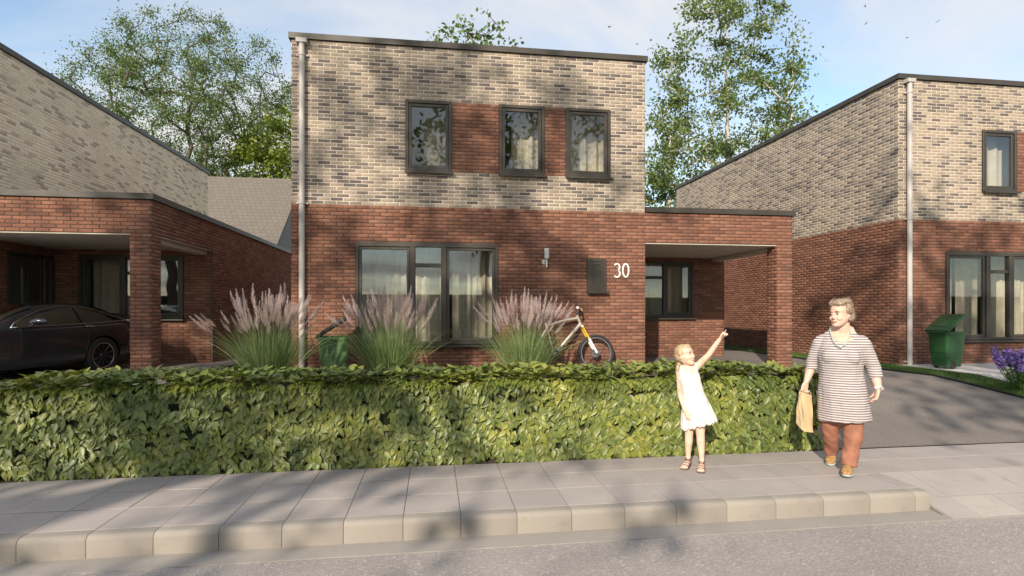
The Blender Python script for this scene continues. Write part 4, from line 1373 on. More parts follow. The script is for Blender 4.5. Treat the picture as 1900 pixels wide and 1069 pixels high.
# lavender at the right edge
t = thing('lavender', 'purple flowering lavender at the edge of the bare soil bed', 'lavender', (9.02, 7.35, 0.27))
r = np.random.RandomState(8); V, F, n = [], [], 0; V2, F2, n2 = [], [], 0
for i in range(70):
    a = r.uniform(0, 6.28); q = r.uniform(0, 0.3); L = r.uniform(0.28, 0.52); ln = q * 0.7
    p0 = np.array([math.cos(a) * q * .4, math.sin(a) * q * .4, 0]); p1 = np.array([math.cos(a) * (q + ln * .5), math.sin(a) * (q + ln * .5), L])
    s = np.array([-math.sin(a), math.cos(a), 0]) * 0.003
    V += [p0 - s, p0 + s, p1 + s, p1 - s]; F.append((n, n + 1, n + 2, n + 3)); n += 4
    for k in range(16):
        c = p0 + (p1 - p0) * r.uniform(0.1, 0.75) + r.normal(0, 0.02, 3); d = r.normal(0, 1, 3); d[2] = abs(d[2]); d /= np.linalg.norm(d); s_ = np.cross(d, r.normal(0, 1, 3)); s_ /= np.linalg.norm(s_)
        V += [c, c + d * .03 + s_ * .008, c + d * .06, c + d * .03 - s_ * .008]; F.append((n, n + 1, n + 2, n + 3)); n += 4
    if i == 0: fl = MB()
    for k in range(46):
        c = p1 + (p1 - p0) * r.uniform(-0.02, 0.32) + r.normal(0, 0.019, 3); d = r.normal(0, 1, 3); d /= np.linalg.norm(d); e = np.cross(d, r.normal(0, 1, 3)); e /= np.linalg.norm(e); k_ = 0.017
        fl.add([c - d * k_, c + e * k_, c + d * k_, c - e * k_], [(0, 1, 2, 3)])
    if i == 0: M_LAV = simple('lavender_purple', (0.22, 0.15, 0.42), 0.8, 0.35, 30)

o = fl.obj('flower_spikes', M_LAV, t); o['kind'] = 'stuff'
o = link('foliage', fast_mesh('foliage', np.array(V), np.array(F), M_GRASS), t); o['kind'] = 'stuff'

# short lawn blades
r = np.random.RandomState(12); V, F, n = [], [], 0
for i in range(26000):
    if i % 4: x, y = r.uniform(8.52, 9.52), 6.78 + 12 * r.uniform(0, 1) ** 1.8
    else: x, y = r.uniform(8.6, 12.6), r.uniform(6.78, 7.75)
    if x < drv_r(y) + 0.03 or (x > 9.45 and 7.74 < y): continue
    z = lot(y) + 0.008; h = r.uniform(0.018, 0.042); a = r.uniform(0, 6.28); l = r.uniform(0, 0.02); w_ = 0.0035
    V += [(x - w_ * math.cos(a), y - w_ * math.sin(a), z), (x + w_ * math.cos(a), y + w_ * math.sin(a), z), (x + l * math.sin(a) + .001, y - l * math.cos(a), z + h), (x + l * math.sin(a) - .001, y - l * math.cos(a), z + h)]
    F.append((n, n + 1, n + 2, n + 3)); n += 4
o = link('grass', fast_mesh('grass', np.array(V), np.array(F), M_GRASS)); tag(o, 'short green grass blades of the lawn strip by the right house', None, None, 'stuff')
# ================================================================== trees
def grow(seed, base, trunk_h, centre, radii, n_att, bias=0.25, shell=0.35, step=0.7, wander=0.12, low=None, trunk_top=None, gravity=0.0):
    """skeleton grown towards points spread through the crown; returns nodes, parents, tip indices"""
    r = np.random.RandomState(seed)
    base = np.array(base, float); nodes = [base]; par = [-1]
    top = np.array([centre[0], centre[1], trunk_top or trunk_h]); k = max(3, int((top[2] - base[2]) / step))
    wob = r.normal(0, wander, (k, 2))
    for i in range(1, k + 1):
        q = i / k; p = base + (top - base) * q; p[:2] += wob[i - 1] * (0.4 + q); nodes.append(p); par.append(i - 1)
    att = []
    while len(att) < n_att:
        u = r.uniform(-1, 1, 3); d = np.linalg.norm(u)
        if d > 1 or d < shell * r.uniform(0, 1): continue
        p = np.array(centre) + u * np.array(radii)
        if low is not None and p[2] < low: continue
        att.append(p)
    att.sort(key=lambda p: np.linalg.norm(p - np.array([base[0], base[1], trunk_h])))
    tips = []
    ok_from = [i for i, p in enumerate(nodes) if p[2] > trunk_h * 0.8 + base[2] * 0.2]
    usable = set(ok_from)
    for p in att:
        N = np.array(nodes)
        d = np.linalg.norm(N - p, axis=1) + bias * np.maximum(0, N[:, 2] - p[2]) * 1.5
        mask = np.array([i in usable for i in range(len(nodes))]); d[~mask] = 1e9
        j = int(np.argmin(d)); q = nodes[j]; L = np.linalg.norm(p - q); m = max(1, int(L / step))
        side = r.normal(0, 1, 3); last = j
        for i in range(1, m + 1):
            f = i / m; x = q + (p - q) * f + side * 0.10 * L * math.sin(PI * f) + r.normal(0, 0.05, 3)
            x[2] += 0.10 * L * math.sin(PI * f) - gravity * f * f
            nodes.append(x); par.append(last); last = len(nodes) - 1; usable.add(last)
        tips.append(last)
    return np.array(nodes), par, tips


def build_tree(name, label, seed, base, trunk_h, centre, radii, n_att, leaf, n_leaf, spread, size, bark, lmat, r0, group='trees behind the houses', cat='tree', tip_r=0.008, flat=0.6, sides=6, **kw):
    nodes, par, tips = grow(seed, base, trunk_h, centre, radii, n_att, **kw)
    N = len(nodes); cnt_ = np.zeros(N)
    for i in tips: cnt_[i] += 1
    for i in range(N - 1, 0, -1): cnt_[par[i]] += cnt_[i]
    cnt_ = np.maximum(cnt_, 1); rad_ = tip_r * cnt_ ** (math.log(r0 / tip_r) / math.log(cnt_[0]))
    t = thing(name, label, cat, tuple(base), 0, group)
    B = np.array(base); V = []; F = []; n = 0; ang = np.arange(sides) * 2 * PI / sides
    rings = {}
    for i in range(1, N):
        p, q = nodes[par[i]] - B, nodes[i] - B; d = q - p; L = np.linalg.norm(d)
        if L < 1e-6: continue
        d /= L; u = np.cross(d, (0.3, 0.9, 0.2) if abs(d[0]) > .5 else (0.9, 0.1, 0.2)); u /= np.linalg.norm(u); v = np.cross(d, u)
        ra = rad_[i] if par[i] > 0 and rad_[par[i]] > 1.6 * rad_[i] else rad_[par[i]]; rb = rad_[i]
        if par[i] == 0: ra *= 1.35
        for c, rr in ((p - d * ra * 0.2, ra), (q + d * rb * 0.25, rb)):
            V.append(c + np.outer(np.cos(ang), u) * rr + np.outer(np.sin(ang), v) * rr)
        for k in range(sides): F.append((n + k, n + (k + 1) % sides, n + sides + (k + 1) % sides, n + sides + k))
        n += 2 * sides
    link('trunk', fast_mesh('trunk', np.vstack(V), np.array(F), bark, True), t)
    r = np.random.RandomState(seed + 99)
    P = []
    kk = np.array([len(tips)])
    per = max(1, n_leaf // len(tips))
    for i in tips:
        a = nodes[i]; b_ = nodes[par[i]]; m = int(per * r.uniform(0.3, 1.7))
        f = r.uniform(-0.6, 1.25, m)[:, None]
        sp = spread * r.uniform(0.6, 1.3)
        P.append(b_ + (a - b_) * f + r.normal(0, 1, (m, 3)) * np.array([sp, sp, sp * flat]))
    P = np.vstack(P) - B; m = len(P)
    d = r.normal(0, 1, (m, 3)); d[:, 2] -= 0.35; d /= np.linalg.norm(d, axis=1)[:, None]
    nn = r.normal(0, 1, (m, 3)) + np.array([0, 0, 0.8]); s = np.cross(d, nn); s /= np.linalg.norm(s, axis=1)[:, None]
    sz = size * r.uniform(0.6, 1.3, m)[:, None]
    up = np.cross(s, d)
    Vl = np.stack([P, P + d * sz * 0.5 + s * sz * 0.32 + up * sz * .08, P + d * sz, P + d * sz * 0.5 - s * sz * 0.32 + up * sz * .08], 1).reshape(-1, 3)
    Fl = np.arange(4 * m).reshape(-1, 4)
    o = link('crown', fast_mesh('crown', Vl, Fl, lmat), t); o['kind'] = 'stuff'
    return t


def px(x, y, Y):
    s, c = math.sin(YAW), math.cos(YAW); a = (x - 950) / 1022; dx, dy, dz = s + a * c, c - a * s, (575 - y) / 1022
    return (dx * Y / dy, Y, 1.5 + dz * Y / dy)


# broad spreading tree, seen between the left and the middle house
c = px(338, 205, 42); build_tree('spreading_tree', 'broad spreading tree between the left and the middle house', 3, (c[0] + 0.7, 42, 0.3), 5.5, (c[0] + 0.5, 42, 14.5), (8.3, 6.6, 7.8), 820, None, 76000, 0.36, 0.145, M_BARK, M_TREEL, 0.42, bias=0.5, shell=0.6, step=0.9, trunk_top=14, tip_r=0.014, low=6.5)
# yellowish tree close behind the middle house
c = px(525, 290, 39.5); build_tree('leafy_tree', 'yellowish green tree tucked against the left side of the middle house', 4, (c[0], 39.5, 0.3), 3, (c[0], 39.5, 10.5), (3.4, 2.3, 5.0), 170, None, 11000, 0.34, 0.26, M_BARK, M_YELL, 0.18, step=0.6, trunk_top=9, tip_r=0.01, low=4)
# tree top above the roof of the middle house
c = px(885, 60, 26); build_tree('leafy_tree', 'dark tree whose top shows above the roof edge of the middle house', 5, (c[0], 26, 0.3), 7, (c[0], 26, 12.4), (2.5, 2.2, 3.0), 90, None, 3200, 0.30, 0.24, M_BARK, M_TREEL, 0.2, step=0.6, trunk_top=14, tip_r=0.01)
# birch right of the middle house
c = px(1350, 150, 27); build_tree('birch_tree', 'tall slender birch with pale trunk between the middle and the right house', 6, (c[0], 27, 0.3), 4.5, (c[0], 27, 11.5), (4.5, 3.6, 7.6), 220, None, 22000, 0.28, 0.18, M_BIRCHB, M_BIRCHL, 0.19, bias=-0.10, step=0.7, trunk_top=19, tip_r=0.009, wander=0.07, shell=0.05, gravity=0.12)
c = px(1238, 250, 25); build_tree('birch_tree', 'smaller denser birch against the right side of the middle house', 7, (c[0], 25, 0.3), 3.0, (c[0], 25, 7.8), (1.5, 1.6, 4.2), 70, None, 3600, 0.25, 0.18, M_BIRCHB, M_BIRCHL, 0.11, bias=-0.10, step=0.6, trunk_top=11, tip_r=0.008, gravity=0.1)
c = px(1810, 145, 30); build_tree('leafy_tree', 'dark tree whose tip just shows over the roof of the right house', 8, (c[0], 30, 0.3), 5, (c[0], 30, 11.0), (3.2, 2.4, 3.1), 70, None, 3000, 0.30, 0.2, M_BARK, M_TREEL, 0.2, step=0.7, trunk_top=13, tip_r=0.01)

# street trees across the road: they cast the dappled shade and show in the window panes
SHADE = [
    ('leafy_tree', 'street tree across the road that shades the left house and hedge', 21, (-14.8, -8.0), 4.0, (-14.5, -8.0, 9.6), (4.6, 4.2, 5.4), 130, 4200),
    ('leafy_tree', 'tall street tree across the road with a bare trunk and high crown', 22, (-9.6, -8.0), 10.0, (-9.6, -7.6, 14.4), (4.2, 3.2, 2.9), 80, 1700),
    ('leafy_tree', 'low street tree across the road that shades the pavement and the hedge', 25, (-7.6, -6.9), 3.2, (-7.4, -6.7, 6.2), (3.8, 2.2, 2.5), 60, 750),
    ('leafy_tree', 'street tree across the road that shades the driveway and the right house', 23, (2.6, -6.8), 4.5, (2.4, -6.6, 9.6), (3.7, 2.4, 5.0), 135, 1900),
    ('leafy_tree', 'street tree across the road furthest to the right', 24, (9.5, -11.0), 5.0, (9.5, -11.0, 11.0), (4.4, 3.8, 5.4), 80, 2200),
]
for nm, lb, sd_, (bx, by), th, ce, ra, na, nl in SHADE:
    build_tree(nm, lb, sd_, (bx, by, -0.06), th, ce, ra, na, None, nl, 0.34, 0.32, M_BARK, M_TREEL, 0.26, group='street trees across the road', step=0.7, trunk_top=ce[2] + ra[2] * .6, tip_r=0.012)
b = MB(); b.bbox(-40, 40, -12.9, -12.2, -0.1, 2.4, 0.15)
far_h = tag(b.obj('far_hedge', M_HCORE), 'long clipped hedge across the road behind the street trees', 'hedge')

# ================================================================== grey roofed house behind
bx0, bx1, by0, bz0, by1, bz1 = -20.0, -6.9, 24.2, 3.18, 30.6, 8.45
bh = thing('grey_roofed_house', 'house behind with plain grey tiled roof and grey gable', 'house', (bx0, by0, 0.3))
def tile_mat():
    m, t, b_, o = newmat('grey_roof_tiles')
    g = t.nodes.new('ShaderNodeNewGeometry'); v = t.nodes.new('ShaderNodeMapping'); v.inputs['Scale'].default_value = (4.0, 0.0, 5.2)
    t.links.new(g.outputs['Position'], v.inputs[0])
    br = t.nodes.new('ShaderNodeTexBrick'); br.inputs['Scale'].default_value = 1.0; br.inputs['Brick Width'].default_value = 1; br.inputs['Row Height'].default_value = 1; br.inputs['Mortar Size'].default_value = 0.06
    sp = t.nodes.new('ShaderNodeSeparateXYZ'); cb = t.nodes.new('ShaderNodeCombineXYZ'); t.links.new(v.outputs[0], sp.inputs[0]); t.links.new(sp.outputs[0], cb.inputs[0]); t.links.new(sp.outputs[2], cb.inputs[1]); t.links.new(cb.outputs[0], br.inputs[0])
    br.inputs['Color1'].default_value = (0.145, 0.125, 0.105, 1); br.inputs['Color2'].default_value = (0.165, 0.143, 0.12, 1); br.inputs['Mortar'].default_value = (0.10, 0.087, 0.073, 1)
    t.links.new(br.outputs[0], b_.inputs['Base Color']); b_.inputs['Roughness'].default_value = 0.9
    return m
M_TILES = tile_mat()
M_GABLE = simple('grey_gable_brick', (0.17, 0.16, 0.16), 0.9, 0.2, 12)
b = MB(); L_, H_ = bx1 - bx0, by1 - by0
b.add([(0, 0, bz0 - .3), (L_, 0, bz0 - .3), (L_, H_, bz1 - .3), (0, H_, bz1 - .3), (L_, 2 * H_, bz0 - .3), (0, 2 * H_, bz0 - .3)], [(0, 1, 2, 3), (3, 2, 4, 5)])
rf = b.obj('roof', M_TILES, bh); so = rf.modifiers.new('s', 'SOLIDIFY'); so.thickness = 0.18; so.offset = -1
b = MB(); b.add([(0.2, 0.3, 0), (L_ - 0.12, 0.3, 0), (L_ - 0.12, 2 * H_ - .3, 0), (0.2, 2 * H_ - .3, 0), (0.2, 0.3, bz0 - .4), (L_ - 0.12, 0.3, bz0 - .4), (L_ - 0.12, 2 * H_ - .3, bz0 - .4), (0.2, 2 * H_ - .3, bz0 - .4), (0.2, H_, bz1 - .6), (L_ - 0.12, H_, bz1 - .6)],
                [(0, 1, 5, 4), (1, 2, 6, 9, 5), (2, 3, 7, 6), (3, 0, 4, 8, 7)])
b.obj('wall', M_GABLE, bh)

# ================================================================== birds
M_BIRD = simple('bird_feathers', (0.12, 0.12, 0.13), 0.8, 0.2, 9)
for i, (bx_, by_, lb) in enumerate([(1130, 50, 'grey bird gliding right above the middle house roof corner'), (1182, 82, 'small bird low beside the right roof corner of the middle house'), (1605, 12, 'topmost small bird in the sky right of the birch'),
                                    (1607, 44, 'small bird beneath the topmost one right of the birch'), (1740, 40, 'small bird highest above the right house roof'), (1505, 62, 'small bird just right of the birch crown'), (1683, 70, 'small bird in the blue sky above the right drainpipe')]):
    p = px(bx_, by_, 60); k = 1.0 if i == 0 else 0.6
    b = MB(); b.tube([(-0.22, 0, 0), (-0.1, 0, 0), (0.1, 0, 0.01), (0.26, 0, 0.0)], [(0.02, 0.01), (0.06, 0.06), (0.07, 0.07), (0.02, 0.02)], 8, rnd=True)
    for s in (-1, 1):
        b.add([(0.1, 0.03 * s, 0.02), (0.0, 0.28 * s, 0.14), (-0.14, 0.52 * s, 0.07), (-0.10, 0.25 * s, 0.11), (-0.08, 0.03 * s, 0.02)], [(0, 1, 3, 4), (1, 2, 3)])
    o = b.obj('bird', M_BIRD); o.location = p; o.rotation_euler = (rad(20), 0, rad(60 + 40 * i)); o.scale = (k, k, k); tag(o, lb, 'bird', 'birds in the sky')
# ================================================================== people
def skin_mat(name, col):
    m, t, b, o = newmat(name)
    c = ramp(t, nnoise(t, 17, 5), [(0.28, (col[0] * 0.92, col[1] * 0.76, col[2] * 0.70)), (0.5, col), (0.75, tuple(min(1, k * 1.07) for k in col))])
    t.links.new(c, b.inputs['Base Color']); b.inputs['Roughness'].default_value = 0.52
    b.inputs['Subsurface Weight'].default_value = 0.15; b.inputs['Subsurface Radius'].default_value = (0.02, 0.008, 0.005); b.inputs['Subsurface Scale'].default_value = 0.5
    return m


M_SKIN = skin_mat('fair_skin', (0.66, 0.44, 0.345))
M_LIP = simple('lips', (0.52, 0.22, 0.19), 0.45, 0.05, 30)
M_EYEW = simple('eye_white', (0.70, 0.66, 0.62), 0.25, 0.02, 10)
M_IRIS = simple('iris', (0.05, 0.05, 0.06), 0.2, 0.1, 10)
M_BROW = simple('brow_hair', (0.28, 0.19, 0.12), 0.8, 0.1, 80)


def hair_mat(name, a, c):
    m, t, b, o = newmat(name)
    v = t.nodes.new('ShaderNodeMapping'); g = t.nodes.new('ShaderNodeTexCoord'); v.inputs['Scale'].default_value = (90, 90, 14)
    t.links.new(g.outputs['Object'], v.inputs[0])
    col = ramp(t, nnoise(t, 1.0, 4, v.outputs[0]), [(0.3, a), (0.7, c)]); t.links.new(col, b.inputs['Base Color']); b.inputs['Roughness'].default_value = 0.5
    bump(t, b, nnoise(t, 1.0, 4, v.outputs[0]), 0.6, 0.006)
    return m


M_HAIRW = hair_mat('grey_blond_hair', (0.17, 0.115, 0.075), (0.46, 0.355, 0.265))
M_HAIRG = hair_mat('blond_hair', (0.36, 0.25, 0.13), (0.62, 0.48, 0.30))


def head_solids(mb, M, s=1.0, old=False):
    """skull, face, nose, ears in head space (face to -y, z up, origin between the ears); M places it"""
    S = M @ Matrix.Scale(s, 4)
    g = 1.06 if old else 1.0
    # the head as stacked horizontal sections: (z, half width, front, back)
    secs_ = [(-0.112, 0.018, -0.082, -0.048), (-0.104, 0.034 * g, -0.092, -0.020), (-0.088, 0.047 * g, -0.093, 0.030), (-0.066, 0.057 * g, -0.090, 0.055), (-0.040, 0.064 * g, -0.088, 0.078), (-0.012, 0.068, -0.085, 0.098),
             (0.012, 0.070, -0.080, 0.106), (0.034, 0.073, -0.088, 0.109), (0.060, 0.073, -0.085, 0.105), (0.085, 0.066, -0.072, 0.094), (0.106, 0.050, -0.048, 0.072), (0.119, 0.026, -0.018, 0.042)]
    n = 28; vs = []
    for z, hw, fr_, bk_ in secs_:
        for k in range(n):
            a = 2 * PI * k / n; c_, s_ = math.cos(a), math.sin(a)
            e = 0.86
            x = math.copysign(abs(c_) ** e, c_) * hw; yc, yr = (fr_ + bk_) / 2, (bk_ - fr_) / 2
            vs.append(S @ Vector((x, yc + math.copysign(abs(s_) ** e, s_) * yr, z)))
    m = len(secs_)
    fs = [(i * n + k, i * n + (k + 1) % n, (i + 1) * n + (k + 1) % n, (i + 1) * n + k) for i in range(m - 1) for k in range(n)]
    fs += [tuple(range(n - 1, -1, -1)), tuple((m - 1) * n + k for k in range(n))]
    mb.add(vs, fs)
    for q in (-1, 1):
        mb.ell((q * 0.034 * g, -0.072, -0.034), (0.022, 0.019, 0.020), S)       # cheek
        mb.ell((q * 0.028, -0.081, 0.029), (0.022, 0.010, 0.006), S)           # brow
        mb.ell((q * 0.073, 0.010, -0.010), (0.008, 0.018, 0.029), S)           # ear
        mb.ell((q * 0.0115, -0.096, -0.031), (0.0065, 0.009, 0.0065), S)       # nostril wing
    mb.tube([S @ Vector((0, -0.083, 0.024)), S @ Vector((0, -0.095, 0.002)), S @ Vector((0, -0.106, -0.022)), S @ Vector((0, -0.098, -0.034))], [0.007 * s, 0.008 * s, 0.0105 * s, 0.008 * s], 10, rnd=True)
    mb.ell((0, -0.084, -0.060), (0.024, 0.011, 0.015), S)
    mb.ell((0, -0.086, -0.094), (0.019, 0.012, 0.014), S)


def head_features(par, M, s=1.0, brow=M_BROW):
    S = M @ Matrix.Scale(s, 4)
    for q in (-1, 1):
        b = MB(); b.ell((q * 0.031, -0.079, 0.010), (0.0135, 0.0115, 0.0085), S, 12, 8); b.cur = 1
        b.ell((q * 0.031, -0.0875, 0.010), (0.0062, 0.0042, 0.0068), S, 10, 6)
        b.obj('eye', [M_EYEW, M_IRIS], par, True)
        b = MB(); b.tube([S @ Vector((q * 0.014, -0.097, 0.029)), S @ Vector((q * 0.030, -0.097, 0.036)), S @ Vector((q * 0.047, -0.084, 0.030))], [0.0028 * s, 0.0034 * s, 0.002 * s], 6); b.obj('eyebrow', brow, par, True)
        b = MB(); b.tube([S @ Vector((q * 0.018, -0.0875, 0.016)), S @ Vector((q * 0.031, -0.092, 0.0195)), S @ Vector((q * 0.045, -0.083, 0.014))], [0.002 * s, 0.0026 * s, 0.0018 * s], 6); b.obj('eyelash', brow, par, True)
    b = MB()
    b.tube([S @ Vector((-0.024, -0.090, -0.058)), S @ Vector((-0.01, -0.1005, -0.0605)), S @ Vector((0.01, -0.1005, -0.0605)), S @ Vector((0.024, -0.090, -0.058))], [(0.003 * s, 0.002 * s), (0.0045 * s, 0.005 * s), (0.0045 * s, 0.005 * s), (0.003 * s, 0.002 * s)], 8, rnd=True)
    b.tube([S @ Vector((-0.022, -0.090, -0.0635)), S @ Vector((0, -0.101, -0.069)), S @ Vector((0.022, -0.090, -0.0635))], [(0.003 * s, 0.002 * s), (0.005 * s, 0.005 * s), (0.003 * s, 0.002 * s)], 8, rnd=True)
    b.obj('lips', M_LIP, par, True)


def hand(mb, wrist, d, n, s, curls, thumb=1, thumb_out=0.7, spread=0.10, wr=0.024):
    """palm, four fingers, thumb. d: along the fingers, n: the way the fingers close, thumb: side sign, s: hand length"""
    d = Vector(d).normalized(); n = Vector(n); n = (n - d * n.dot(d)).normalized(); c = d.cross(n) * thumb
    W = Vector(wrist); k = s / 0.185
    P = W + d * 0.095 * k
    mb.tube([W - d * 0.01 * k, W + d * 0.03 * k, W + d * 0.065 * k, P], [(wr * 1.05, wr * 0.72), (0.034 * k, 0.018 * k), (0.040 * k, 0.016 * k), (0.038 * k, 0.013 * k)], 14, flat=c, rnd=True)
    L = [(0.072, 0.0092), (0.080, 0.0095), (0.074, 0.0090), (0.058, 0.0080)]
    for i, (ln, r) in enumerate(L):
        q = 1.35 - i * 0.9
        f0 = P - d * 0.012 * k + c * q * 0.0205 * k - d * (0.004 * abs(q)) * k
        dirv = (d + c * q * spread).normalized(); pts = [f0 - d * 0.015 * k, f0]; p = f0; a = 0
        for seg, fr_ in enumerate((0.48, 0.30, 0.22)):
            a += curls[i] * (0.9 if seg == 0 else 1.05)
            dd = dirv * math.cos(a) + n * math.sin(a); p = p + dd * ln * fr_ * k * 1.08; pts.append(p)
        mb.tube(pts, [r * k, r * k, r * k * 0.96, r * k * 0.88, r * k * 0.74], 10, rnd=True)
    t0 = W + d * 0.028 * k + c * 0.026 * k
    td = (d * (1 - thumb_out * 0.5) + c * thumb_out + n * 0.25).normalized(); t1 = t0 + td * 0.036 * k; td2 = (td + d * 0.55 + n * 0.25).normalized(); t2 = t1 + td2 * 0.028 * k; t3 = t2 + (td2 + n * .2).normalized() * 0.022 * k
    mb.tube([t0 - td * 0.01 * k, t0, t1, t2, t3], [0.012 * k, 0.0135 * k, 0.0115 * k, 0.0105 * k, 0.008 * k], 10, rnd=True)


class Frame:
    """maps photo measurements to a figure standing at depth f, turned to face along its own sight line"""
    def __init__(s, px0, f):
        phi = math.atan((px0 - 950) / 1022.0); s.px0 = px0; s.sz = 1022.0 / f; s.sx = s.sz / math.cos(phi); s.D = f / math.cos(phi)
        r = (px0 - 950) / 1022.0 * f; sn, cs = math.sin(YAW), math.cos(YAW)
        s.loc = (r * cs + f * sn, -r * sn + f * cs, 0); s.rz = -(YAW + phi)

    def P(s, px_, py_, dy=0.0):
        k = (s.D + dy) / s.D
        return Vector(((px_ - s.px0) / s.sx * k, dy, 1.5 - (py_ - 575) / s.sz * k))


def folds(amp, fx, fz, seed=0, grow_=None):
    def f(co, no):
        for i in range(len(co)):
            x, y, z = co[i]
            a = math.atan2(y, x)
            v = noise.noise(Vector((math.cos(a) * fx + seed, math.sin(a) * fx, z * fz)))
            v += 0.5 * noise.noise(Vector((x * 22 + seed, y * 22, z * 13)))
            co[i] += no[i] * (amp * v * (grow_(z) if grow_ else 1))
        return co
    return f


def hair_strands(par, hair, n, m, flow, seed, L=0.05, w_=0.0016, lift=0.004):
    """loose strands lying on the hair, combed along flow(p)"""
    r = random.Random(seed); me = hair.data; V, F = [], []; k = 0
    cnt_ = len(me.vertices)
    for i in range(n):
        v = me.vertices[r.randrange(cnt_)]; p = v.co.copy(); nn = v.normal.copy()
        d = flow(p) + Vector((r.gauss(0, .25), r.gauss(0, .25), r.gauss(0, .25))); d = d - nn * d.dot(nn)
        if d.length < 1e-4: continue
        d.normalize(); s_ = d.cross(nn); l = L * r.uniform(0.5, 1.3); lf = lift * r.uniform(-0.1, 1.6); ph = r.uniform(0, 6)
        pts = [p + d * l * q - nn * (l * q) ** 2 * 5.5 + nn * (lf * math.sin(PI * q) + 0.001) + s_ * 0.006 * math.sin(ph + q * 4) for q in (0, 0.33, 0.66, 1.0)]
        for q, c in zip((0.6, 1, 0.8, 0.1), pts): V += [c - s_ * w_ * q, c + s_ * w_ * q]
        for q in range(3): F.append((k + 2 * q, k + 2 * q + 1, k + 2 * q + 3, k + 2 * q + 2))
        k += 8
    o = link('hair_strands', fast_mesh('hair_strands', np.array([tuple(c) for c in V]), np.array(F), m, True), par); o['kind'] = 'stuff'
    return o


# ------------------------------------------------------------------ woman
W = Frame(1560, 5.2); P = W.P
wom = thing('person', 'woman in striped tunic and rust trousers walking with a kraft bag', 'person', W.loc, W.rz)
HM = Matrix.Translation(P(1559.5, 583, -0.06)) @ Matrix.Rotation(rad(-34), 4, 'Z') @ Matrix.Rotation(rad(4), 4, 'X')
b = MB(); head_solids(b, HM, 1.02, old=True)
b.tube([P(1563, 598, -0.01), P(1564, 612, 0.0), P(1562, 624, 0.01)], [(0.058, 0.062), (0.060, 0.062), (0.085, 0.07)], 16, rnd=True)
b.tube([P(1562, 618, 0.01), P(1561, 640, 0), P(1560, 690, 0), P(1562, 735, 0), P(1563, 752, 0)], [(0.12, 0.062), (0.155, 0.085), (0.16, 0.11), (0.165, 0.11), (0.14, 0.09)], 20, flat=(1, 0, 0), rnd=True)
b.ell(P(1562, 632, -0.02), (0.125, 0.085, 0.06))
# arms
R_sh, R_el, R_wr = P(1521, 637, 0.01), P(1505, 676, 0.04), P(1494.5, 712, -0.03)
L_sh, L_el, L_wr = P(1601, 637, 0.01), P(1619, 680, 0.05), P(1628, 717, -0.03)
b.tube([R_sh, R_el, (R_el + R_wr) / 2 + Vector((0.003, 0, 0)), R_wr], [0.05, 0.044, 0.039, 0.026], 14, rnd=True)
b.tube([L_sh, L_el, (L_el + L_wr) / 2, L_wr], [0.052, 0.046, 0.042, 0.029], 14, rnd=True)
hand(b, R_wr, P(1489, 735, -0.035) - R_wr, Vector((0.5, -0.55, 0)), 0.165, [0.75, 0.8, 0.85, 0.9], thumb=1, thumb_out=0.45, spread=0.04, wr=0.025)
hand(b, L_wr, P(1620, 748, -0.05) - L_wr, Vector((-0.85, -0.25, 0)), 0.175, [0.28, 0.34, 0.40, 0.46], thumb=1, thumb_out=0.45, spread=0.05, wr=0.028)
# legs
kR, aR = P(1541, 812, 0.06), P(1543, 846, 0.19); kL, aL = P(1582, 815, -0.10), P(1572.5, 868, -0.165)
b.tube([P(1543, 768, 0), kR, aR], [0.055, 0.055, 0.036], 12, rnd=True); b.tube([P(1584, 768, 0), kL, aL], [0.055, 0.06, 0.036], 12, rnd=True)
b.tube([aR, aR + Vector((-0.02, -0.10, -0.06))], [0.035, 0.03], 10, rnd=True); b.tube([aL, aL + Vector((-0.01, -0.10, -0.025))], [0.035, 0.03], 10, rnd=True)
remeshed('body', b, M_SKIN, 0.0048, wom, 5)
head_features(wom, HM, 1.02)
# hair: short, wavy, swept back from the forehead
b = MB(); S = HM
b.ell((0, 0.030, 0.055), (0.082, 0.092, 0.076), S, 18, 12); b.ell((0, 0.055, 0.0), (0.076, 0.072, 0.085), S, 18, 12)
b.ell((0.01, -0.035, 0.108), (0.066, 0.052, 0.033), S); b.ell((-0.03, -0.035, 0.100), (0.050, 0.045, 0.032), S); b.ell((0.03, 0.02, 0.118), (0.055, 0.06, 0.030), S)
for q in (-1, 1):
    b.ell((q * 0.076, 0.016, 0.045), (0.016, 0.042, 0.05), S); b.ell((q * 0.066, 0.055, -0.03), (0.026, 0.035, 0.045), S)
b.ell((0.0, 0.085, -0.045), (0.055, 0.03, 0.04), S)


def hair_fn(co, no):
    for i in range(len(co)):
        x, y, z = co[i]
        v = noise.noise(Vector((x * 26, y * 26, z * 30))) * 0.008 + noise.noise(Vector((x * 75 + 3, y * 75, z * 40))) * 0.005
        co[i] += no[i] * v
    return co


hw = remeshed('hair', b, M_HAIRW, 0.005, wom, 2, hair_fn)
hb_ = HM @ Vector((0.02, 0.10, 0.05))
hair_strands(wom, hw, 1500, M_HAIRW, lambda p: (hb_ - p).normalized() + Vector((0.15, 0, 0.25)), 4)


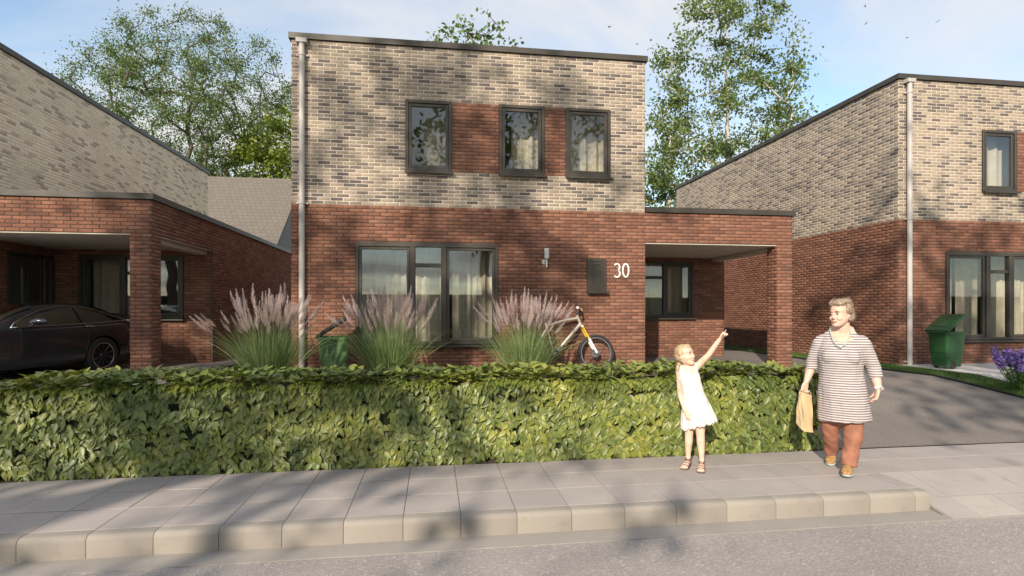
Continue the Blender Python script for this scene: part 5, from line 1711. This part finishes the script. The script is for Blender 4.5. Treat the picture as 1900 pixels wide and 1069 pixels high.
def stripe_mat():
    m, t, b_, o = newmat('striped_jersey')
    g = t.nodes.new('ShaderNodeTexCoord'); sp = t.nodes.new('ShaderNodeSeparateXYZ'); t.links.new(g.outputs['Object'], sp.inputs[0])
    nz_ = nnoise(t, 5, 3, g.outputs['Object'])
    z = nmath(t, 'ADD', sp.outputs[2], nmath(t, 'MULTIPLY', nz_, 0.012))
    f = nmath(t, 'FRACT', nmath(t, 'MULTIPLY', z, 1 / 0.0225))
    c = ramp(t, f, [(0.0, (0.55, 0.505, 0.49)), (0.46, (0.55, 0.505, 0.49)), (0.50, (0.20, 0.165, 0.18)), (0.96, (0.20, 0.165, 0.18))])
    t.links.new(c, b_.inputs['Base Color']); b_.inputs['Roughness'].default_value = 0.9; b_.inputs['Specular IOR Level'].default_value = 0.15
    bump(t, b_, nnoise(t, 400, 2, g.outputs['Object']), 0.2, 0.002)
    return m


b = MB()
b.tube([P(1562, 614, 0.012), P(1561, 625, 0.01), P(1560, 645, -0.005), P(1559.5, 664, -0.02), P(1560, 690, -0.01), P(1562, 722, -0.005), P(1565, 752, 0), P(1567, 779, 0)],
       [(0.105, 0.060), (0.165, 0.085), (0.186, 0.122), (0.190, 0.155), (0.182, 0.150), (0.200, 0.168), (0.214, 0.17), (0.219, 0.165)], 28, flat=(1, 0, 0))
b.tube([P(1530, 631, 0.01), R_sh + Vector((0.0, 0, -0.01)), R_el, P(1504, 690, 0.015)], [0.05, 0.067, 0.058, 0.049], 16, rnd=False)
b.tube([P(1592, 631, 0.01), L_sh + Vector((0.0, 0, -0.01)), L_el, P(1624.5, 699, 0.012)], [0.05, 0.069, 0.061, 0.053], 16, rnd=False)
b.ell(P(1524, 631, 0.01), (0.056, 0.054, 0.046)); b.ell(P(1598, 631, 0.01), (0.058, 0.054, 0.046))
for q in (1543, 1578): b.ell(P(q, 662, -0.10), (0.085, 0.075, 0.085))


def tunic_fn(co, no):
    co = folds(0.010, 2.2, 2.0, 1.0, lambda z: 0.5 + max(0, 1.1 - z))(co, no)
    c0 = P(1560, 606, -0.10)
    for i in range(len(co)):       # scooped neckline
        dx, dz = (co[i][0] - c0.x) / 0.088, (co[i][2] - c0.z) / 0.15
        if dx * dx + dz * dz < 1 and co[i][1] < 0.05: co[i] = co[i] + np.array([0, 0.085, -0.03]) * min(1, 3.5 * (1 - dx * dx - dz * dz))
    return co


M_STRIPE = stripe_mat()
remeshed('tunic', b, M_STRIPE, 0.0062, wom, 4, tunic_fn)
M_TROU = simple('rust_trousers', (0.31, 0.138, 0.09), 0.85, 0.22, 12, bmp=0.25, bscale=120, spec=0.2)
b = MB()
b.tube([P(1563, 740, 0), P(1563, 762, 0), P(1563, 772, 0)], [(0.18, 0.13), (0.19, 0.13), (0.15, 0.09)], 20, flat=(1, 0, 0), rnd=True)
b.tube([P(1540, 768, 0.0), P(1539, 792, 0.03), kR, P(1542, 841, 0.165)], [0.090, 0.080, 0.070, 0.060], 16)
b.tube([P(1582, 768, 0.0), P(1583, 795, -0.04), kL, P(1574, 862, -0.15)], [0.090, 0.083, 0.076, 0.065], 16)
def trou_fn(co, no):
    for i in range(len(co)):
        x, y, z = co[i]
        w_ = max(0, 0.5 - z) * 1.6 + 0.4
        co[i] += no[i] * w_ * 0.013 * noise.noise(Vector((x * 9, y * 9, z * 17 + x * 11)))
    return co
remeshed('trousers', b, M_TROU, 0.006, wom, 3, trou_fn)
M_SHOE = simple('mustard_suede', (0.36, 0.205, 0.075), 0.85, 0.4, 35, bmp=0.3)
M_SOLE = simple('pale_teal_sole', (0.34, 0.42, 0.40), 0.6, 0.2, 14)
M_LACE = simple('tan_laces', (0.60, 0.42, 0.18), 0.8, 0.1, 30)


def shoe(par, heel, toe, name='shoe', mu=M_SHOE, ms=M_SOLE, w_=0.045):
    heel, toe = Vector(heel), Vector(toe); d = toe - heel; L = d.length; d.normalize(); up = Vector((0, 0, 1)); up = (up - d * up.dot(d)).normalized(); s = d.cross(up)
    b = MB()
    b.tube([heel + up * 0.045, heel + d * L * .25 + up * 0.055, heel + d * L * .55 + up * 0.045, heel + d * L * .82 + up * 0.036, toe - d * 0.02 + up * 0.03], [(0.034, 0.042), (0.038, 0.052), (w_, 0.040), (w_ * 1.02, 0.028), (w_ * .75, 0.022)], 16, flat=s, rnd=True)
    b.tube([heel + up * 0.06 + d * 0.02, heel + up * 0.11 + d * 0.025], [(0.040, 0.046), (0.037, 0.042)], 14, flat=s)
    so = remeshed(name, b, mu, 0.005, par, 3)
    b = MB(); b.tube([heel - d * 0.01 + up * 0.012, heel + d * L * .3 + up * 0.012, heel + d * L * .75 + up * 0.012, toe - d * 0.01 + up * 0.013], [(0.036, 0.012), (0.040, 0.012), (w_ * 1.1, 0.012), (w_ * .8, 0.012)], 16, flat=s, rnd=True); b.obj('sole', ms, so, True)
    b = MB()
    for k in range(4):
        c = heel + d * L * (0.36 + 0.11 * k) + up * (0.100 - 0.012 * k); b.tube([c - s * 0.024, c + up * 0.006, c + s * 0.024], 0.0036, 6)
    b.obj('laces', M_LACE, so, True)


shoe(wom, P(1545, 856, 0.26) * 1.0 + Vector((0, 0, 0.035)), Vector((P(1540, 862, 0.06).x, 0.055, 0.0)))
shoe(wom, P(1574, 872, -0.10) + Vector((0, 0, -0.02)), Vector((P(1570, 880, -0.32).x, -0.33, 0.012)))
# jewellery
M_BEAD = simple('pale_green_beads', (0.42, 0.52, 0.45), 0.35, 0.2, 60)
b = MB()
pts = [P(1540, 607, -0.02), P(1541, 618, -0.085), P(1545, 630, -0.125), P(1552, 641, -0.155), P(1561, 644, -0.165), P(1570, 637, -0.14), P(1576, 624, -0.10), P(1579, 608, -0.02)]
for a, c in zip(pts, pts[1:]):
    for k in range(5): b.ell(a + (c - a) * k / 5, (0.0058,) * 3, None, 8, 5)
o = b.obj('necklace', M_BEAD, wom, True)
M_STRAP = simple('watch_strap', (0.70, 0.66, 0.60), 0.4, 0.05, 20)
wd = (L_wr - L_el).normalized(); b = MB(); b.tube([L_wr - wd * 0.018, L_wr + wd * 0.004], 0.0335, 16); wt = b.obj('wrist_watch', M_STRAP, wom, 'auto')
c = L_wr - wd * 0.008 + Vector((0.020, -0.026, 0.0)); b = MB(); b.tube([c, c + Vector((0.008, -0.011, 0.002))], 0.017, 16); b.obj('watch_face', M_METAL, wt, 'auto')
wd = (R_wr - R_el).normalized(); b = MB(); b.tube([R_wr - wd * 0.006, R_wr + wd * 0.002], 0.031, 16); b.obj('bracelet', M_METAL, wom, 'auto')
for q in (-1, 1):
    b = MB(); b.ell((q * 0.084, 0.006, -0.045), (0.006, 0.006, 0.008), HM); b.obj('earring', M_METAL, wom, True)

# kraft paper bag in her hand
M_KRAFT = simple('kraft_paper', (0.58, 0.43, 0.25), 0.8, 0.08, 9, bmp=0.12, bscale=70)
bag = thing('paper_bag', 'plain kraft paper carrier bag held by the woman', 'bag', W.loc, W.rz)
T = [P(1480, 732, -0.10), P(1488, 733, -0.11), P(1505, 737, -0.02), P(1497, 736, 0.0)]
B_ = [P(1473, 793, -0.05), P(1490, 807.5, -0.13), P(1507, 808, -0.05), P(1493, 797, 0.04)]
b = MB(); n = 7; rows = []
for j in range(n):
    f = j / (n - 1)
    ring_ = []
    for i in range(4):
        p = T[i] + (B_[i] - T[i]) * f; q = T[(i + 1) % 4] + (B_[(i + 1) % 4] - T[(i + 1) % 4]) * f
        for k in range(3):
            x = p + (q - p) * k / 3; x = x + Vector((0.004 * math.sin(9 * f + i * 2 + k), 0.005 * math.sin(7 * f + k * 2.1 + i), 0)); ring_.append(x)
        if i in (1, 3) and f < 0.9:       # gusset folded in
            for k in (1, 2): ring_[-3 + k] = ring_[-3 + k]
    rows.append(ring_)
vs = [p for r_ in rows for p in r_]; m_ = 12
fs = [(j * m_ + k, j * m_ + (k + 1) % m_, (j + 1) * m_ + (k + 1) % m_, (j + 1) * m_ + k) for j in range(n - 1) for k in range(m_)] + [tuple((n - 1) * m_ + k for k in range(m_ - 1, -1, -1))]
b.add(vs, fs); o = b.obj('bag_body', M_KRAFT, bag); so = o.modifiers.new('s', 'SOLIDIFY'); so.thickness = 0.002
for (a, c, dy) in ((T[0], T[1], -0.0), (T[3], T[2], 0.0)):
    g = P(1490, 728, -0.05)
    MB().tube([a + (c - a) * 0.25 + Vector((0, 0, -0.03)), a + (c - a) * 0.28 + Vector((0, 0, 0.02)), g + Vector((-0.01, 0, 0.0)), g + Vector((0.012, 0, 0.002)), a + (c - a) * 0.75 + Vector((0, 0, 0.02)), a + (c - a) * 0.78 + Vector((0, 0, -0.03))], 0.0035, 6).obj('handle', M_KRAFT, bag, True)

# ------------------------------------------------------------------ girl
W = Frame(1285, 5.29); P = W.P
girl = thing('person', 'blond girl in a white sleeveless dress pointing upward by the hedge', 'person', W.loc, W.rz)
HS = 0.86
HM = Matrix.Translation(P(1271.5, 660, 0.0)) @ Matrix.Rotation(rad(58), 4, 'Z') @ Matrix.Rotation(rad(-10), 4, 'X')
M_SKING = skin_mat('light_skin', (0.70, 0.48, 0.37))
b = MB(); head_solids(b, HM, HS)
b.tube([P(1273, 670, 0.01), P(1276, 680, 0.005), P(1277.5, 690, 0.005)], [0.037, 0.035, 0.05], 14, rnd=True)
b.tube([P(1277, 687, 0.005), P(1278, 697, 0), P(1282, 715, 0), P(1286, 735, 0), P(1289, 757, 0)], [(0.08, 0.045), (0.092, 0.062), (0.085, 0.062), (0.085, 0.068), (0.09, 0.075)], 18, flat=(1, 0, 0), rnd=True)
sA, eA, wA = P(1292, 681, 0.0), P(1314, 658.5, -0.03), P(1334.5, 629, -0.05)
sB, eB, wB = P(1260, 696, 0.0), P(1262, 734, 0.02), P(1271, 763, -0.07)
b.tube([P(1284, 688, 0), sA, (sA + eA) / 2, eA, (eA + wA) / 2, wA], [0.040, 0.036, 0.031, 0.027, 0.025, 0.018], 12, rnd=True)
b.tube([P(1268, 692, 0), sB, (sB + eB) / 2, eB, (eB + wB) / 2, wB], [0.036, 0.034, 0.029, 0.027, 0.024, 0.018], 12, rnd=True)
hand(b, wA, P(1345, 609.5, -0.06) - wA, Vector((0.75, -0.35, -0.4)), 0.125, [0.04, 0.75, 0.95, 1.05], thumb=1, thumb_out=0.8, spread=0.05, wr=0.0175)
hand(b, wB, P(1277, 781, -0.11) - wB, Vector((0.55, 0.6, 0)), 0.125, [0.22, 0.28, 0.34, 0.4], thumb=1, thumb_out=0.5, spread=0.05, wr=0.0175)
hL, kL_, aL_ = P(1279, 760, 0), P(1278.5, 805, -0.02), P(1277, 849, 0.0)
hR, kR_, aR_ = P(1297, 760, 0), P(1299.5, 805, -0.05), P(1302, 853, -0.06)
for h_, k_, a_ in ((hL, kL_, aL_), (hR, kR_, aR_)):
    cf = k_ + (a_ - k_) * 0.32
    b.tube([h_, h_ + (k_ - h_) * .55, k_, cf, a_ + Vector((0, 0, 0.025)), a_], [0.062, 0.052, 0.039, 0.038, 0.024, 0.025], 14, rnd=True)
    tx = -0.035 if a_ is aL_ else -0.01
    t_ = Vector((a_.x + tx, a_.y - 0.135, 0.020))
    b.tube([Vector((a_.x, a_.y + 0.02, 0.032)), Vector((a_.x + tx * .4, a_.y - 0.05, 0.034)), t_], [(0.024, 0.022), (0.028, 0.022), (0.032, 0.012)], 12, flat=(1, 0, 0), rnd=True)
    for q in range(5):
        tp = t_ + Vector(((q - 2) * 0.0125, 0, 0)); b.tube([tp, tp + Vector(((q - 2) * 0.002, -0.025 + 0.004 * abs(q - 1), -0.003))], 0.0068, 8, rnd=True)
remeshed('body', b, M_SKING, 0.004, girl, 5)
head_features(girl, HM, HS)
b = MB(); S = HM @ Matrix.Scale(HS, 4)
b.ell((0, 0.026, 0.048), (0.080, 0.094, 0.082), S, 20, 12); b.ell((0, 0.055, 0.005), (0.072, 0.066, 0.075), S, 18, 12); b.ell((0, -0.025, 0.090), (0.060, 0.050, 0.034), S)
for q in (-1, 1): b.ell((q * 0.073, 0.012, 0.040), (0.014, 0.035, 0.045), S)
b.tube([S @ Vector((0, 0.11, -0.005)), P(1262, 674, 0.05), P(1258, 684, 0.055), P(1256, 696, 0.05)], [0.020, 0.025, 0.022, 0.010], 12, rnd=True)


def hair_fn2(co, no):
    for i in range(len(co)):
        x, y, z = co[i]; co[i] += no[i] * 0.003 * noise.noise(Vector((x * 110, y * 110, z * 30)))
    return co


hg = remeshed('hair', b, M_HAIRG, 0.0042, girl, 3, hair_fn2)
hb_ = S @ Vector((0, 0.12, -0.02))
hair_strands(girl, hg, 700, M_HAIRG, lambda p: (hb_ - p) if (hb_ - p).length > 0.05 else Vector((0, 0, -1)), 5, 0.035, 0.0011, 0.0004)


def dress_mat():
    m, t, b_, o = newmat('white_cotton')
    g = t.nodes.new('ShaderNodeTexCoord'); sp = t.nodes.new('ShaderNodeSeparateXYZ'); t.links.new(g.outputs['Object'], sp.inputs[0])
    c = ramp(t, nnoise(t, 30, 3, g.outputs['Object']), [(0.35, (0.64, 0.595, 0.565)), (0.65, (0.71, 0.665, 0.63))])
    # faint grey print on the bodice
    v = t.nodes.new('ShaderNodeTexVoronoi'); v.inputs['Scale'].default_value = 38; t.links.new(g.outputs['Object'], v.inputs['Vector'])
    pr = nmath(t, 'MULTIPLY', nmath(t, 'LESS_THAN', v.outputs['Distance'], 0.34), nmath(t, 'MULTIPLY', nmath(t, 'LESS_THAN', nmath(t, 'ABSOLUTE', nmath(t, 'SUBTRACT', sp.outputs[2], 0.80)), 0.045), 0.45))
    pr = nmath(t, 'MULTIPLY', pr, nmath(t, 'LESS_THAN', sp.outputs[0], 0.02))
    c = mixc(t, pr, c, (0.35, 0.34, 0.42))
    t.links.new(c, b_.inputs['Base Color']); b_.inputs['Roughness'].default_value = 0.9; b_.inputs['Specular IOR Level'].default_value = 0.15
    bump(t, b_, nnoise(t, 260, 2, g.outputs['Object']), 0.15, 0.002)
    return m


b = MB()
b.tube([P(1277, 690, 0.003), P(1277.5, 697, 0), P(1282, 713, 0), P(1286, 730, 0), P(1291, 752, 0), P(1295, 772, 0), P(1297, 788, 0)],
       [(0.088, 0.052), (0.103, 0.072), (0.097, 0.074), (0.100, 0.080), (0.126, 0.100), (0.150, 0.118), (0.158, 0.125)], 28, flat=(1, 0, 0))
b.tube([P(1265, 684, 0.0), P(1264, 694, 0), P(1268, 706, 0)], [(0.024, 0.045), (0.030, 0.058), (0.03, 0.06)], 12, rnd=True)
b.tube([P(1291, 678, 0.0), P(1290, 690, 0), P(1290, 704, 0)], [(0.020, 0.045), (0.030, 0.056), (0.03, 0.06)], 12, rnd=True)


def dress_fn(co, no):
    zt = P(0, 735).z; zb = P(0, 790).z; c0 = P(1279, 683, -0.07)
    for i in range(len(co)):
        x, y, z = co[i]; k = min(1, max(0, (zt - z) / (zt - zb)))
        cx = P(1296, 790).x * k + P(1286, 730).x * (1 - k); a = math.atan2(y, x - cx)
        co[i] += no[i] * k * (0.013 * math.sin(a * 9 + 0.6) + 0.008 * math.sin(a * 17 + 2)) + no[i] * 0.004 * noise.noise(Vector((x * 25, y * 25, z * 18)))
        if k > 0.6: co[i][2] += (x - cx) * 0.22 * (k - 0.6) / 0.4 + 0.010 * math.sin(a * 9 + 0.6) * (k - .6)
        dx, dz = (x - c0.x) / 0.058, (z - c0.z) / 0.075
        if dx * dx + dz * dz < 1 and y < 0.03: co[i] = co[i] + np.array([0, 0.035, -0.02]) * min(1, 2 * (1 - dx * dx - dz * dz))
    return co


remeshed('dress', b, dress_mat(), 0.0052, girl, 3, dress_fn)
M_SANDAL = simple('brown_leather', (0.16, 0.095, 0.075), 0.5, 0.2, 20)
for a_, tx in ((aL_, -0.035), (aR_, -0.01)):
    b = MB(); b.tube([Vector((a_.x, a_.y + 0.045, 0.008)), Vector((a_.x + tx * .4, a_.y - 0.05, 0.008)), Vector((a_.x + tx, a_.y - 0.15, 0.008))], [(0.028, 0.008), (0.031, 0.008), (0.037, 0.008)], 14, flat=(1, 0, 0), rnd=True)
    so = b.obj('sandal', M_SANDAL, girl, True)
    for (dy, hz, rr) in ((-0.02, 0.058, 0.030), (-0.075, 0.047, 0.033), (-0.115, 0.034, 0.037)):
        f = -dy / 0.15; cx = a_.x + tx * f; b = MB()
        b.tube([Vector((cx + rr * math.cos(k * PI / 8), a_.y + dy, 0.008 + (hz - 0.004) * math.sin(k * PI / 8))) for k in range(9)], [(0.010, 0.0028)] * 9, 8, flat=(0, 1, 0)); b.obj('strap', M_SANDAL, so, True)
    b = MB(); b.tube([Vector((a_.x + 0.0285 * math.cos(k * PI / 8), a_.y + 0.0285 * math.sin(k * PI / 8) - .004, 0.062)) for k in range(-2, 11)], [(0.009, 0.003)] * 13, 8, flat=(0, 0, 1)); b.obj('ankle_strap', M_SANDAL, so, True)
